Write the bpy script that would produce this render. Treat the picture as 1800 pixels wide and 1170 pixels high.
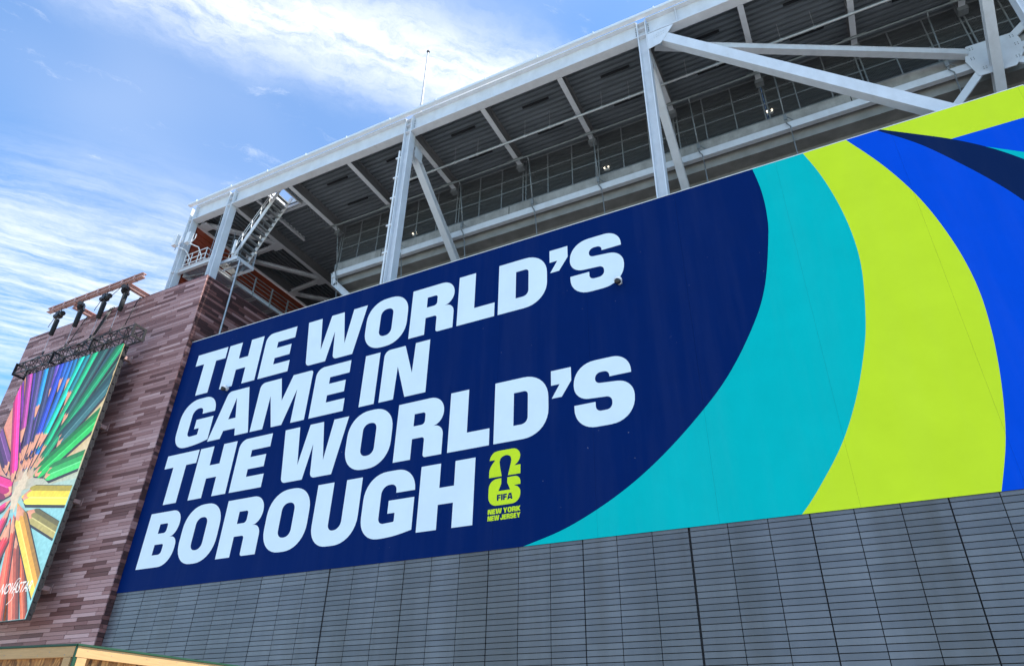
import bpy, bmesh, math, random
from mathutils import Vector, Matrix
from mathutils.geometry import tessellate_polygon

for o in list(bpy.data.objects):
    bpy.data.objects.remove(o, do_unlink=True)
scene = bpy.context.scene
COL = scene.collection
rnd = random.Random(7)

# ------------------------------------------------------------------ camera
cam_data = bpy.data.cameras.new('camera')
cam_data.sensor_width = 36.0
cam_data.lens = 1221.687 / 1800 * 36.0
cam_data.clip_end = 5000
cam = bpy.data.objects.new('camera', cam_data)
COL.objects.link(cam)
CR = ((0.89027018, 0.22466555, 0.39616207),
      (0.45504207, -0.47481716, -0.75331626),
      (0.01886034, 0.85092541, -0.52494783))
cam.matrix_world = Matrix.Translation((0, 0, 1.6)) @ Matrix(CR).to_4x4()
scene.camera = cam

# ------------------------------------------------------------------ sky and sun
SUN_AZ = math.radians(85)      # from +Y towards +X
SUN_EL = math.radians(58)
world = bpy.data.worlds.new('World')
scene.world = world
world.use_nodes = True
wt = world.node_tree
wt.nodes.clear()


def wn(kind, **kw):
    n = wt.nodes.new(kind)
    for k, v in kw.items():
        setattr(n, k, v)
    return n


def wmath(op, a, b=None, c=None, clamp=False):
    n = wn('ShaderNodeMath', operation=op)
    n.use_clamp = clamp
    for i, v in enumerate((a, b, c)):
        if v is None:
            continue
        if isinstance(v, (int, float)):
            n.inputs[i].default_value = v
        else:
            wt.links.new(v, n.inputs[i])
    return n.outputs[0]


sky = wn('ShaderNodeTexSky', sky_type='NISHITA')
sky.sun_disc = False
sky.sun_elevation = SUN_EL
sky.sun_rotation = SUN_AZ
sky.air_density = 1.0
sky.dust_density = 0.05
sky.ozone_density = 3.0
tc = wn('ShaderNodeTexCoord')
sep = wn('ShaderNodeSeparateXYZ')
wt.links.new(tc.outputs['Generated'], sep.inputs[0])
dz = wmath('MAXIMUM', sep.outputs[2], 0.06)
u = wmath('DIVIDE', sep.outputs[0], dz)
v = wmath('DIVIDE', sep.outputs[1], dz)
# cirrus sheet: along (s) and across (t) the high wind
s_ = wmath('ADD', wmath('MULTIPLY', u, 0.62), wmath('MULTIPLY', v, 0.78))
t_ = wmath('ADD', wmath('MULTIPLY', u, -0.78), wmath('MULTIPLY', v, 0.62))


def wnoise(a, b, scale, detail, rough, dist=0.0, z=0.0):
    cmb = wn('ShaderNodeCombineXYZ')
    for i, q in enumerate((a, b)):
        wt.links.new(q, cmb.inputs[i])
    cmb.inputs[2].default_value = z
    n = wn('ShaderNodeTexNoise')
    n.inputs['Scale'].default_value = scale
    n.inputs['Detail'].default_value = detail
    n.inputs['Roughness'].default_value = rough
    n.inputs['Distortion'].default_value = dist
    wt.links.new(cmb.outputs[0], n.inputs['Vector'])
    return n.outputs['Fac']


def wramp(x, a, b):
    n = wn('ShaderNodeMapRange', interpolation_type='SMOOTHSTEP')
    wt.links.new(x, n.inputs[0])
    n.inputs[1].default_value = a
    n.inputs[2].default_value = b
    return n.outputs[0]


warp = wmath('MULTIPLY', wmath('SUBTRACT', wnoise(s_, t_, 1.6, 3, 0.5, 0, 3.1), 0.5), 0.16)
warp2 = wmath('MULTIPLY', wmath('SUBTRACT', wnoise(s_, t_, 11.0, 6, 0.62, 0, 9.4), 0.5), 0.09)
tw = wmath('ADD', wmath('ADD', t_, warp), warp2)
ts = wmath('ADD', t_, wmath('ADD', warp, wmath('MULTIPLY', warp2, 0.35)))
fib = wnoise(wmath('MULTIPLY', s_, 1.7), wmath('MULTIPLY', ts, 13.0), 1.5, 11, 0.66, 0.15, 1.7)
fine = wnoise(wmath('MULTIPLY', s_, 6.0), wmath('MULTIPLY', tw, 16.0), 2.6, 10, 0.70, 0.4, 7.7)
puff = wnoise(wmath('MULTIPLY', s_, 1.6), wmath('MULTIPLY', tw, 2.6), 4.2, 12, 0.70, 0.35, 5.2)


def band(c, half, soft):
    d = wmath('ABSOLUTE', wmath('SUBTRACT', tw, c))
    return wmath('SUBTRACT', 1.0, wramp(d, half - soft, half + soft))


def mix3(a, b, c):
    return wmath('ADD', wmath('ADD', wmath('MULTIPLY', fib, a), wmath('MULTIPLY', fine, b)), wmath('MULTIPLY', puff, c))


b1 = band(0.775, 0.065, 0.125)
b2 = band(1.90, 0.50, 0.28)
b3 = band(-0.45, 0.25, 0.25)
b4 = band(-1.7, 0.5, 0.4)
b5 = band(3.4, 0.7, 0.5)
m1 = wmath('MULTIPLY', b1, wramp(mix3(0.22, 0.38, 0.40), 0.28, 0.58))
far = wmath('MAXIMUM', wmath('MAXIMUM', b2, b3), wmath('MAXIMUM', b4, b5))
m2 = wmath('MULTIPLY', far, wramp(mix3(0.62, 0.20, 0.18), 0.33, 0.68))
m3 = wmath('MULTIPLY', wramp(mix3(0.30, 0.25, 0.45), 0.53, 0.74), 0.5)
veil = wmath('MULTIPLY', wramp(wnoise(s_, t_, 1.1, 3, 0.5, 0, 8.8), 0.30, 0.75), 0.22)
cl = wmath('ADD', wmath('MAXIMUM', wmath('MAXIMUM', m1, wmath('MULTIPLY', m2, 0.75)), m3), veil, clamp=True)
cl = wmath('MULTIPLY', cl, wramp(sep.outputs[2], 0.0, 0.12), clamp=True)
mixc = wn('ShaderNodeMix', data_type='RGBA')
CLOUD_VALUE = 4.8
mixc.inputs['B'].default_value = (CLOUD_VALUE * 0.97, CLOUD_VALUE, CLOUD_VALUE * 1.04, 1)
wt.links.new(cl, mixc.inputs['Factor'])
tint = wn('ShaderNodeMix', data_type='RGBA', blend_type='MULTIPLY')
tint.inputs['Factor'].default_value = 1.0
tint.inputs['B'].default_value = (0.62, 0.98, 1.18, 1)
wt.links.new(sky.outputs[0], tint.inputs['A'])
wt.links.new(tint.outputs['Result'], mixc.inputs['A'])
bg = wn('ShaderNodeBackground')
bg.inputs['Strength'].default_value = 0.10
wt.links.new(mixc.outputs['Result'], bg.inputs['Color'])
wo = wn('ShaderNodeOutputWorld')
wt.links.new(bg.outputs[0], wo.inputs['Surface'])

sun_data = bpy.data.lights.new('sun', 'SUN')
sun_data.energy = 3.4
sun_data.angle = math.radians(0.53)
sun_data.color = (1.0, 0.95, 0.87)
sun = bpy.data.objects.new('sun', sun_data)
COL.objects.link(sun)
sd = Vector((math.sin(SUN_AZ) * math.cos(SUN_EL), math.cos(SUN_AZ) * math.cos(SUN_EL), math.sin(SUN_EL)))
sun.rotation_euler = sd.to_track_quat('Z', 'Y').to_euler()
sun.location = sd * 60

vs = scene.view_settings
vs.view_transform = 'Standard'
vs.look = 'None'
vs.gamma = 1.0
vs.use_curve_mapping = False
vs.exposure = 1.48
scene.render.engine = 'CYCLES'
scene.cycles.max_bounces = 8
scene.cycles.diffuse_bounces = 5


# ------------------------------------------------------------------ materials
def srgb(r, g, b):
    f = lambda c: (c / 255 / 12.92) if c / 255 <= 0.04045 else ((c / 255 + 0.055) / 1.055) ** 2.4
    return (f(r), f(g), f(b), 1.0)


def mat(name, col, rough=0.6, metal=0.0, var=0.12, vscale=3.0, bump=0.0, bscale=40.0, stretch=(1, 1, 1), emit=None, estr=0.0, spec=0.5, speck=0.0, speck_col=(0.6, 0.6, 0.6, 1), stain=None, stain_amt=0.3, stain_scale=(0.5, 0.5, 0.06)):
    m = bpy.data.materials.new(name)
    m.use_nodes = True
    nt = m.node_tree
    b = nt.nodes['Principled BSDF']
    b.inputs['Roughness'].default_value = rough
    b.inputs['Metallic'].default_value = metal
    b.inputs['Specular IOR Level'].default_value = spec
    geo = nt.nodes.new('ShaderNodeNewGeometry')
    mp = nt.nodes.new('ShaderNodeMapping')
    mp.inputs['Scale'].default_value = stretch
    nt.links.new(geo.outputs['Position'], mp.inputs['Vector'])
    nz = nt.nodes.new('ShaderNodeTexNoise')
    nz.inputs['Scale'].default_value = vscale
    nz.inputs['Detail'].default_value = 6
    nz.inputs['Roughness'].default_value = 0.6
    nt.links.new(mp.outputs[0], nz.inputs['Vector'])
    mr = nt.nodes.new('ShaderNodeMapRange')
    mr.inputs[1].default_value = 0.25
    mr.inputs[2].default_value = 0.75
    mr.inputs[3].default_value = 1 - var
    mr.inputs[4].default_value = 1 + var
    nt.links.new(nz.outputs['Fac'], mr.inputs[0])
    mul = nt.nodes.new('ShaderNodeMix')
    mul.data_type = 'RGBA'
    mul.blend_type = 'MULTIPLY'
    mul.inputs['Factor'].default_value = 1
    mul.inputs['A'].default_value = (*col[:3], 1)
    nt.links.new(mr.outputs[0], mul.inputs['B'])
    outc = mul.outputs['Result']
    if speck > 0:
        n2 = nt.nodes.new('ShaderNodeTexNoise')
        n2.inputs['Scale'].default_value = 7.0
        n2.inputs['Detail'].default_value = 2
        nt.links.new(geo.outputs['Position'], n2.inputs['Vector'])
        m2 = nt.nodes.new('ShaderNodeMapRange')
        m2.inputs[1].default_value = 0.74
        m2.inputs[2].default_value = 0.80
        m2.inputs[4].default_value = speck
        nt.links.new(n2.outputs['Fac'], m2.inputs[0])
        mx = nt.nodes.new('ShaderNodeMix')
        mx.data_type = 'RGBA'
        mx.inputs['B'].default_value = speck_col
        nt.links.new(m2.outputs[0], mx.inputs['Factor'])
        nt.links.new(outc, mx.inputs['A'])
        outc = mx.outputs['Result']
    if stain:
        ms = nt.nodes.new('ShaderNodeMapping')
        ms.inputs['Scale'].default_value = stain_scale
        ms.inputs['Location'].default_value = (4.3, 1.7, 2.2)
        nt.links.new(geo.outputs['Position'], ms.inputs['Vector'])
        n3 = nt.nodes.new('ShaderNodeTexNoise')
        n3.inputs['Scale'].default_value = 1.0
        n3.inputs['Detail'].default_value = 7
        n3.inputs['Roughness'].default_value = 0.65
        nt.links.new(ms.outputs[0], n3.inputs['Vector'])
        m3 = nt.nodes.new('ShaderNodeMapRange')
        m3.inputs[1].default_value = 0.46
        m3.inputs[2].default_value = 0.74
        m3.inputs[4].default_value = stain_amt
        nt.links.new(n3.outputs['Fac'], m3.inputs[0])
        mz = nt.nodes.new('ShaderNodeMix')
        mz.data_type = 'RGBA'
        mz.inputs['B'].default_value = (*stain[:3], 1)
        nt.links.new(m3.outputs[0], mz.inputs['Factor'])
        nt.links.new(outc, mz.inputs['A'])
        outc = mz.outputs['Result']
    nt.links.new(outc, b.inputs['Base Color'])
    if bump > 0:
        nb = nt.nodes.new('ShaderNodeTexNoise')
        nb.inputs['Scale'].default_value = bscale
        nb.inputs['Detail'].default_value = 4
        nt.links.new(mp.outputs[0], nb.inputs['Vector'])
        bp = nt.nodes.new('ShaderNodeBump')
        bp.inputs['Strength'].default_value = bump
        bp.inputs['Distance'].default_value = 0.02
        nt.links.new(nb.outputs['Fac'], bp.inputs['Height'])
        nt.links.new(bp.outputs[0], b.inputs['Normal'])
    if emit:
        b.inputs['Emission Color'].default_value = emit
        b.inputs['Emission Strength'].default_value = estr
    return m


M = {}
M['steel'] = mat('painted_steel', (0.62, 0.645, 0.68), 0.45, var=0.09, vscale=1.6, bump=0.05, stain=(0.34, 0.31, 0.28), stain_amt=0.18, stain_scale=(2.5, 2.5, 0.5))
M['steel_dark'] = mat('galvanised_grey', (0.22, 0.24, 0.25), 0.5, 0.3, var=0.2, vscale=6)
M['galv'] = mat('galvanised_bright', (0.45, 0.47, 0.48), 0.42, 0.6, var=0.2, vscale=8)
M['white_metal'] = mat('white_painted_metal', (0.72, 0.73, 0.74), 0.4, var=0.06)
M['deck'] = mat('ribbed_deck_paint', (0.15, 0.17, 0.19), 0.34, 0.0, var=0.22, vscale=1.3, stretch=(0.4, 2, 2))
M['roofing'] = mat('roof_membrane', (0.75, 0.75, 0.74), 0.7)
M['flash'] = mat('roof_flashing', (0.70, 0.73, 0.75), 0.35, var=0.05)
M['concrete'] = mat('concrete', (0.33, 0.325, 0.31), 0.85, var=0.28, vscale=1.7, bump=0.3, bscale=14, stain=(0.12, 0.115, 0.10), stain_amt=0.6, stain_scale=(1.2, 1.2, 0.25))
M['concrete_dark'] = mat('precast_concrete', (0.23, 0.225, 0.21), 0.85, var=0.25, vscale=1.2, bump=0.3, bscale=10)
M['web_dark'] = mat('dark_grey_web', (0.16, 0.16, 0.165), 0.7)
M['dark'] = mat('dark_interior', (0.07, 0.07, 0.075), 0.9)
M['rust'] = mat('rust_red_siding', srgb(146, 64, 42), 0.55, var=0.15, vscale=1.5)
M['grout'] = mat('dark_joint', (0.012, 0.012, 0.014), 0.9)
M['brick_grout'] = mat('brick_joint', (0.03, 0.02, 0.02), 0.9)
M['black'] = mat('black_paint', (0.012, 0.012, 0.014), 0.45)
M['black_soft'] = mat('black_cloth', (0.014, 0.014, 0.016), 0.9)
M['pink_steel'] = mat('mauve_painted_steel', srgb(176, 140, 134), 0.5, var=0.1)
M['chain'] = mat('chain_metal', (0.5, 0.5, 0.52), 0.3, 0.8)
M['asphalt'] = mat('plaza_paving', (0.30, 0.29, 0.27), 0.9, var=0.2, vscale=0.4, bump=0.3, bscale=30)
M['lens'] = mat('tinted_dome', (0.01, 0.01, 0.012), 0.05)
M['lamp'] = mat('lit_lamp', (0.9, 0.85, 0.7), 0.4, emit=(1, 0.88, 0.66, 1), estr=1.3)
M['green_edge'] = mat('green_sheet_edge', srgb(14, 62, 38), 0.6)
M['pine'] = mat('pine_lumber', srgb(186, 146, 98), 0.75, var=0.14, vscale=5, stretch=(1.5, 1.5, 14), bump=0.1)
M['mast_grey'] = mat('weathered_mast_paint', (0.34, 0.35, 0.37), 0.5)
M['wire'] = mat('fence_wire', (0.16, 0.17, 0.17), 0.5, 0.4)

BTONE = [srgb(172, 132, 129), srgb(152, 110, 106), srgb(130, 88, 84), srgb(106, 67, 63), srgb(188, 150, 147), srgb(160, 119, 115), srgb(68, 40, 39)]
M_BRICK = [mat('terracotta_plank', c, 0.62, var=0.09, vscale=7, bump=0.12, bscale=25, stretch=(0.5, 0.5, 3)) for c in BTONE]
TTONE = [srgb(97, 99, 105), srgb(92, 94, 100), srgb(103, 105, 110)]
M_TILE = [mat('grey_terracotta_tile', c, 0.34, var=0.24, vscale=0.5, stretch=(1.5, 1, 0.22), bump=0.05, bscale=20, stain=(0.075, 0.068, 0.06), stain_amt=0.75, stain_scale=(0.55, 0.5, 0.035)) for c in TTONE]
VN = dict(rough=0.5, var=0.045, vscale=0.7, spec=0.04, bump=0.10, bscale=1.1, stain=(0.45, 0.47, 0.48), stain_amt=0.012, stain_scale=(1.6, 1, 0.12))
M['navy'] = mat('navy_vinyl', srgb(0, 31, 88), speck=0.25, **VN)
M['navy2'] = mat('dark_navy_vinyl', srgb(10, 34, 76), **VN)
M['teal'] = mat('teal_vinyl', srgb(0, 182, 180), **VN)
M['lime'] = mat('lime_vinyl', srgb(206, 228, 44), **VN)
M['blue'] = mat('blue_vinyl', srgb(0, 76, 204), **VN)
M['white_vinyl'] = mat('white_vinyl', srgb(220, 231, 237), **VN)
M['edge_white'] = mat('white_banner_edge', srgb(225, 228, 228), 0.5)


def osb_material():
    m = bpy.data.materials.new('oriented_strand_board')
    m.use_nodes = True
    nt = m.node_tree
    b = nt.nodes['Principled BSDF']
    b.inputs['Roughness'].default_value = 0.8
    geo = nt.nodes.new('ShaderNodeNewGeometry')
    prev = None
    for k, (rot, sc) in enumerate(((0.5, (60, 60, 14)), (-0.8, (60, 60, 11)), (1.3, (50, 50, 12)))):
        mp = nt.nodes.new('ShaderNodeMapping')
        mp.inputs['Rotation'].default_value = (rot, rot, rot * 0.5)
        mp.inputs['Scale'].default_value = sc
        nt.links.new(geo.outputs['Position'], mp.inputs['Vector'])
        vo = nt.nodes.new('ShaderNodeTexVoronoi')
        vo.inputs['Scale'].default_value = 0.9
        nt.links.new(mp.outputs[0], vo.inputs['Vector'])
        sp = nt.nodes.new('ShaderNodeSeparateColor')
        nt.links.new(vo.outputs['Color'], sp.inputs[0])
        if prev is None:
            prev = sp.outputs[0]
        else:
            ad = nt.nodes.new('ShaderNodeMix')
            ad.inputs['Factor'].default_value = 0.5
            nt.links.new(prev, ad.inputs['A'])
            nt.links.new(sp.outputs[0], ad.inputs['B'])
            prev = ad.outputs['Result']
    cr = nt.nodes.new('ShaderNodeValToRGB')
    cr.color_ramp.elements[0].position = 0.15
    cr.color_ramp.elements[0].color = srgb(84, 52, 26)
    cr.color_ramp.elements[1].position = 0.85
    cr.color_ramp.elements[1].color = srgb(206, 150, 88)
    e = cr.color_ramp.elements.new(0.5)
    e.color = srgb(160, 106, 56)
    nt.links.new(prev, cr.inputs[0])
    nt.links.new(cr.outputs[0], b.inputs['Base Color'])
    bp = nt.nodes.new('ShaderNodeBump')
    bp.inputs['Strength'].default_value = 0.4
    bp.inputs['Distance'].default_value = 0.004
    nt.links.new(prev, bp.inputs['Height'])
    nt.links.new(bp.outputs[0], b.inputs['Normal'])
    return m


M['osb'] = osb_material()


def screen_material():
    m = bpy.data.materials.new('led_picture')
    m.use_nodes = True
    nt = m.node_tree
    b = nt.nodes['Principled BSDF']
    b.inputs['Base Color'].default_value = (0.02, 0.02, 0.02, 1)
    b.inputs['Roughness'].default_value = 0.5
    at = nt.nodes.new('ShaderNodeVertexColor')
    at.layer_name = 'picture'
    geo = nt.nodes.new('ShaderNodeNewGeometry')
    nz = nt.nodes.new('ShaderNodeTexNoise')
    nz.inputs['Scale'].default_value = 6
    nz.inputs['Detail'].default_value = 8
    nt.links.new(geo.outputs['Position'], nz.inputs['Vector'])
    mr = nt.nodes.new('ShaderNodeMapRange')
    mr.inputs[1].default_value = 0.3
    mr.inputs[2].default_value = 0.7
    mr.inputs[3].default_value = 0.82
    mr.inputs[4].default_value = 1.12
    nt.links.new(nz.outputs['Fac'], mr.inputs[0])
    mul = nt.nodes.new('ShaderNodeMix')
    mul.data_type = 'RGBA'
    mul.blend_type = 'MULTIPLY'
    mul.inputs['Factor'].default_value = 1
    nt.links.new(at.outputs['Color'], mul.inputs['A'])
    nt.links.new(mr.outputs[0], mul.inputs['B'])
    nt.links.new(mul.outputs['Result'], b.inputs['Emission Color'])
    b.inputs['Emission Strength'].default_value = 0.40
    return m


M['screen'] = screen_material()

# ------------------------------------------------------------------ builders
OFF = {}


class MB:
    def __init__(self):
        self.v, self.f, self.mi, self.cols = [], [], [], []

    def add(self, vs_, fs, mi=0):
        n = len(self.v)
        self.v += [Vector(p) for p in vs_]
        for f in fs:
            self.f.append([n + i for i in f])
            self.mi.append(mi)
        return self

    def box(self, x0, x1, y0, y1, z0, z1, mi=0):
        p = [(x, y, z) for x in (x0, x1) for y in (y0, y1) for z in (z0, z1)]
        return self.add(p, [(0, 1, 3, 2), (4, 6, 7, 5), (0, 4, 5, 1), (2, 3, 7, 6), (0, 2, 6, 4), (1, 5, 7, 3)], mi)

    def obox(self, p, q, A, B, mi=0):
        p, q, A, B = Vector(p), Vector(q), Vector(A), Vector(B)
        vv = [c + a * A + b * B for c in (p, q) for a in (-1, 1) for b in (-1, 1)]
        return self.add(vv, [(0, 1, 3, 2), (4, 6, 7, 5), (0, 4, 5, 1), (2, 3, 7, 6), (0, 2, 6, 4), (1, 5, 7, 3)], mi)

    def bar(self, p, q, w, h=None, up=(0, 0, 1), mi=0):
        p, q = Vector(p), Vector(q)
        d = (q - p).normalized()
        up = Vector(up)
        if abs(d.dot(up)) > 0.97:
            up = Vector((0, 1, 0))
        a = d.cross(up).normalized()
        b = a.cross(d).normalized()
        return self.obox(p, q, a * w / 2, b * (h or w) / 2, mi)

    def tube(self, p, q, r, n=8, r2=None, mi=0):
        p, q = Vector(p), Vector(q)
        r2 = r if r2 is None else r2
        d = (q - p).normalized()
        up = Vector((0, 0, 1)) if abs(d.z) < 0.95 else Vector((1, 0, 0))
        a = d.cross(up).normalized()
        b = d.cross(a).normalized()
        vv = []
        for c, rr in ((p, r), (q, r2)):
            for k in range(n):
                t = 2 * math.pi * k / n
                vv.append(c + a * math.cos(t) * rr + b * math.sin(t) * rr)
        fs = [(k, (k + 1) % n, n + (k + 1) % n, n + k) for k in range(n)]
        fs += [tuple(range(n - 1, -1, -1)), tuple(range(n, 2 * n))]
        return self.add(vv, fs, mi)

    def path(self, pts, r, n=6):
        for a, b in zip(pts[:-1], pts[1:]):
            self.tube(a, b, r, n)
        return self

    def isec(self, p, q, dep, bf, tf, tw, dvec):
        """I-section from p to q; dvec points across the flanges."""
        p, q, D = Vector(p), Vector(q), Vector(dvec)
        ax = (q - p).normalized()
        D = (D - ax * D.dot(ax)).normalized()
        W = ax.cross(D).normalized()
        for s in (-1, 1):
            c = D * s * (dep / 2 - tf / 2)
            self.obox(p + c, q + c, D * tf / 2, W * bf / 2)
        self.obox(p, q, D * (dep / 2 - tf), W * tw / 2)
        return self

    def sphere(self, c, r, n=12, m=8, sz=1.0):
        c = Vector(c)
        vv = [c + Vector((0, 0, r * sz))]
        for i in range(1, m):
            for k in range(n):
                ph, t = math.pi * i / m, 2 * math.pi * k / n
                vv.append(c + Vector((r * math.sin(ph) * math.cos(t), r * math.sin(ph) * math.sin(t), r * sz * math.cos(ph))))
        vv.append(c - Vector((0, 0, r * sz)))
        fs = [(0, 1 + k, 1 + (k + 1) % n) for k in range(n)]
        for i in range(m - 2):
            for k in range(n):
                a = 1 + i * n
                fs.append((a + k, a + n + k, a + n + (k + 1) % n, a + (k + 1) % n))
        e = len(vv) - 1
        a = 1 + (m - 2) * n
        fs += [(a + k, e, a + (k + 1) % n) for k in range(n)]
        return self.add(vv, fs)

    def poly(self, loops, y, mi=0):
        """flat (x,z) polygon with holes on a plane of constant y, facing -Y"""
        pts = [Vector((x, y, z)) for lp in loops for (x, z) in lp]
        tris = tessellate_polygon([[Vector((x, z, 0)) for (x, z) in lp] for lp in loops])
        fs = []
        for t in tris:
            a, b, c = (pts[i] for i in t)
            nrm = (b - a).cross(c - a)
            if nrm.length < 1e-9:
                continue
            fs.append(t if nrm.y < 0 else (t[0], t[2], t[1]))
        return self.add(pts, fs, mi)

    def build(self, name, m, parent=None, smooth=False):
        off = OFF.get(parent.name, Vector()) if parent else Vector()
        me = bpy.data.meshes.new(name)
        me.from_pydata([tuple(p - off) for p in self.v], [], self.f)
        ms = m if isinstance(m, (list, tuple)) else [m]
        for x in ms:
            me.materials.append(x)
        if len(ms) > 1:
            me.polygons.foreach_set('material_index', self.mi)
        if smooth:
            me.polygons.foreach_set('use_smooth', [True] * len(me.polygons))
        me.update()
        return link(name, me, parent)


def link(name, me, parent=None):
    o = bpy.data.objects.new(name, me)
    COL.objects.link(o)
    if parent:
        o.parent = parent
        OFF[o.name] = OFF.get(parent.name, Vector())
    return o


def thing(name, loc, label, cat, group=None):
    o = bpy.data.objects.new(name, None)
    o.empty_display_size = 0.3
    COL.objects.link(o)
    o.location = loc
    OFF[o.name] = Vector(loc)
    return tag(o, label, cat, group)


def tag(o, label, cat, group=None):
    o['label'] = label
    o['category'] = cat
    if group:
        o['group'] = group
    return o


def kind(o, k):
    o['kind'] = k
    return o


def rounded(pts, seg=9):
    """polygon from (x, z[, r]) vertices, each corner cut r along both edges and rounded"""
    out, n = [], len(pts)
    for i in range(n):
        p = Vector(pts[i][:2])
        r = pts[i][2] if len(pts[i]) > 2 else 0
        if r <= 0:
            out.append((p.x, p.y))
            continue
        a, b = Vector(pts[i - 1][:2]), Vector(pts[(i + 1) % n][:2])
        pa = p + (a - p).normalized() * min(r, (a - p).length * 0.98)
        pb = p + (b - p).normalized() * min(r, (b - p).length * 0.98)
        k = 0.58
        c1, c2 = pa.lerp(p, k), pb.lerp(p, k)
        for j in range(seg + 1):
            t = j / seg
            q = pa * (1 - t) ** 3 + c1 * 3 * t * (1 - t) ** 2 + c2 * 3 * t * t * (1 - t) + pb * t ** 3
            out.append((q.x, q.y))
    return out


def smooth_line(pts, seg=8):
    """Catmull-Rom through (x, z) points"""
    P = [Vector(p) for p in pts]
    P = [P[0] * 2 - P[1]] + P + [P[-1] * 2 - P[-2]]
    out = []
    for i in range(1, len(P) - 2):
        for j in range(seg):
            t = j / seg
            q = 0.5 * ((2 * P[i]) + (P[i + 1] - P[i - 1]) * t + (2 * P[i - 1] - 5 * P[i] + 4 * P[i + 1] - P[i + 2]) * t * t + (3 * P[i] - P[i - 1] - 3 * P[i + 1] + P[i + 2]) * t ** 3)
            out.append((q.x, q.y))
    out.append(tuple(P[-2]))
    return out


def clip(poly, x0, x1, z0, z1):
    for ax, lim, sg in ((0, x0, 1), (0, x1, -1), (1, z0, 1), (1, z1, -1)):
        res = []
        for i in range(len(poly)):
            a, b = poly[i - 1], poly[i]
            ia, ib = (a[ax] - lim) * sg >= 0, (b[ax] - lim) * sg >= 0
            if ia != ib:
                t = (lim - a[ax]) / (b[ax] - a[ax])
                res.append((a[0] + (b[0] - a[0]) * t, a[1] + (b[1] - a[1]) * t))
            if ib:
                res.append(b)
        poly = res
        if not poly:
            return []
    return poly


def px(p):
    """where a world point falls in the picture (0..1, 0..1, depth); only used to choose which pieces are near and in view"""
    q = Matrix(CR).transposed() @ (Vector(p) - Vector((0, 0, 1.6)))
    if q.z > -0.1:
        return None
    k = 1221.687 / -q.z
    return (0.5 + q.x * k / 1800, 0.5 - q.y * k / 1170, -q.z)


def inview(p, m=0.03):
    r = px(p)
    return bool(r and -m < r[0] < 1 + m and -m < r[1] < 1 + m)


# ------------------------------------------------------------------ ground
g = MB()
g.add([(-400, -400, 0), (400, -400, 0), (400, 400, 0), (-400, 400, 0)], [(0, 1, 2, 3)])
kind(g.build('ground', M['asphalt']), 'structure')

# ------------------------------------------------------------------ grey tiled wall under the banner
wall = thing('tiled_wall', (-10, 20.3, 0), 'grey tiled lower wall with dark joints, running below the big banner', 'wall')
MB().box(-29.38, 14, 20.075, 20.42, 0, 19.85).build('backing', M['grout'], wall)
TX0, TP, RH = -4.655, 1.093, 0.166
tiles = []
for k in range(-23, 17):
    x0 = TX0 + k * TP
    jl = 0.034 if k % 12 == 0 else (0.018 if k % 3 == 0 else 0.011)
    jr = 0.034 if (k + 1) % 12 == 0 else (0.018 if (k + 1) % 3 == 0 else 0.011)
    a, b = max(x0 + jl, -29.37), min(x0 + TP - jr, 13.95)
    if b - a < 0.05:
        continue
    top = 46 if x0 < 7.2 else 120
    for r in range(top):
        z1 = 7.47 - r * RH if x0 < 7.2 else 19.8 - r * RH
        z0 = z1 - RH + 0.022
        if z0 < 0.02:
            continue
        tiles.append((a, b, z0, z1))
near = [t for t in tiles if t[2] > 3.9 and t[3] < 7.5 and inview(((t[0] + t[1]) / 2, 20, (t[2] + t[3]) / 2), 0.01)]
near.sort(key=lambda t: px(((t[0] + t[1]) / 2, 20, (t[2] + t[3]) / 2))[2])
near = near[:300]
nset = set(near)
CACHE = {}
for t in near:
    tone = rnd.randrange(3)
    key = (round(t[1] - t[0], 3), tone)
    if key not in CACHE:
        h = (t[1] - t[0]) / 2
        me_o = MB().box(-h, h, 0, 0.045, -(RH - 0.022) / 2, (RH - 0.022) / 2)
        me = bpy.data.meshes.new('tile')
        me.from_pydata([tuple(p) for p in me_o.v], [], me_o.f)
        me.materials.append(M_TILE[tone])
        CACHE[key] = me
    o = link('tile', CACHE[key], wall)
    o.location = Vector(((t[0] + t[1]) / 2, 20.035 + rnd.uniform(-0.002, 0.002), (t[2] + t[3]) / 2)) - OFF[wall.name]
far_t = MB()
for t in tiles:
    if t not in nset:
        y = 20.035 + rnd.uniform(-0.002, 0.002)
        far_t.box(t[0], t[1], y, y + 0.045, t[2], t[3], rnd.randrange(3))
kind(far_t.build('tile_field', M_TILE, wall), 'stuff')

# ------------------------------------------------------------------ brick tower
TWX0, TWX1, TWY, TWZ = -45.3, -29.4, 19.7, 24.1
tower = thing('brick_tower', (-37, 22, 0), 'mauve terracotta brick tower block carrying the LED screen', 'building')
MB().box(TWX0 + 0.03, TWX1 - 0.03, TWY + 0.03, 29, 0, TWZ - 0.02).build('core', M['brick_grout'], tower)
MB().box(TWX0, TWX1, TWY - 0.01, 29, TWZ, TWZ + 0.05).build('coping', mat('mauve_coping', srgb(120, 80, 80), 0.5), tower)
BL, BG = 1.63, 0.016
bricks, side = [], []
nrow = int(TWZ / RH)
W_T = [0.22, 0.20, 0.17, 0.13, 0.14, 0.14]


def tone():
    x, acc = rnd.random(), 0
    for i, w in enumerate(W_T):
        acc += w
        if x < acc:
            return i
    return 1


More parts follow.
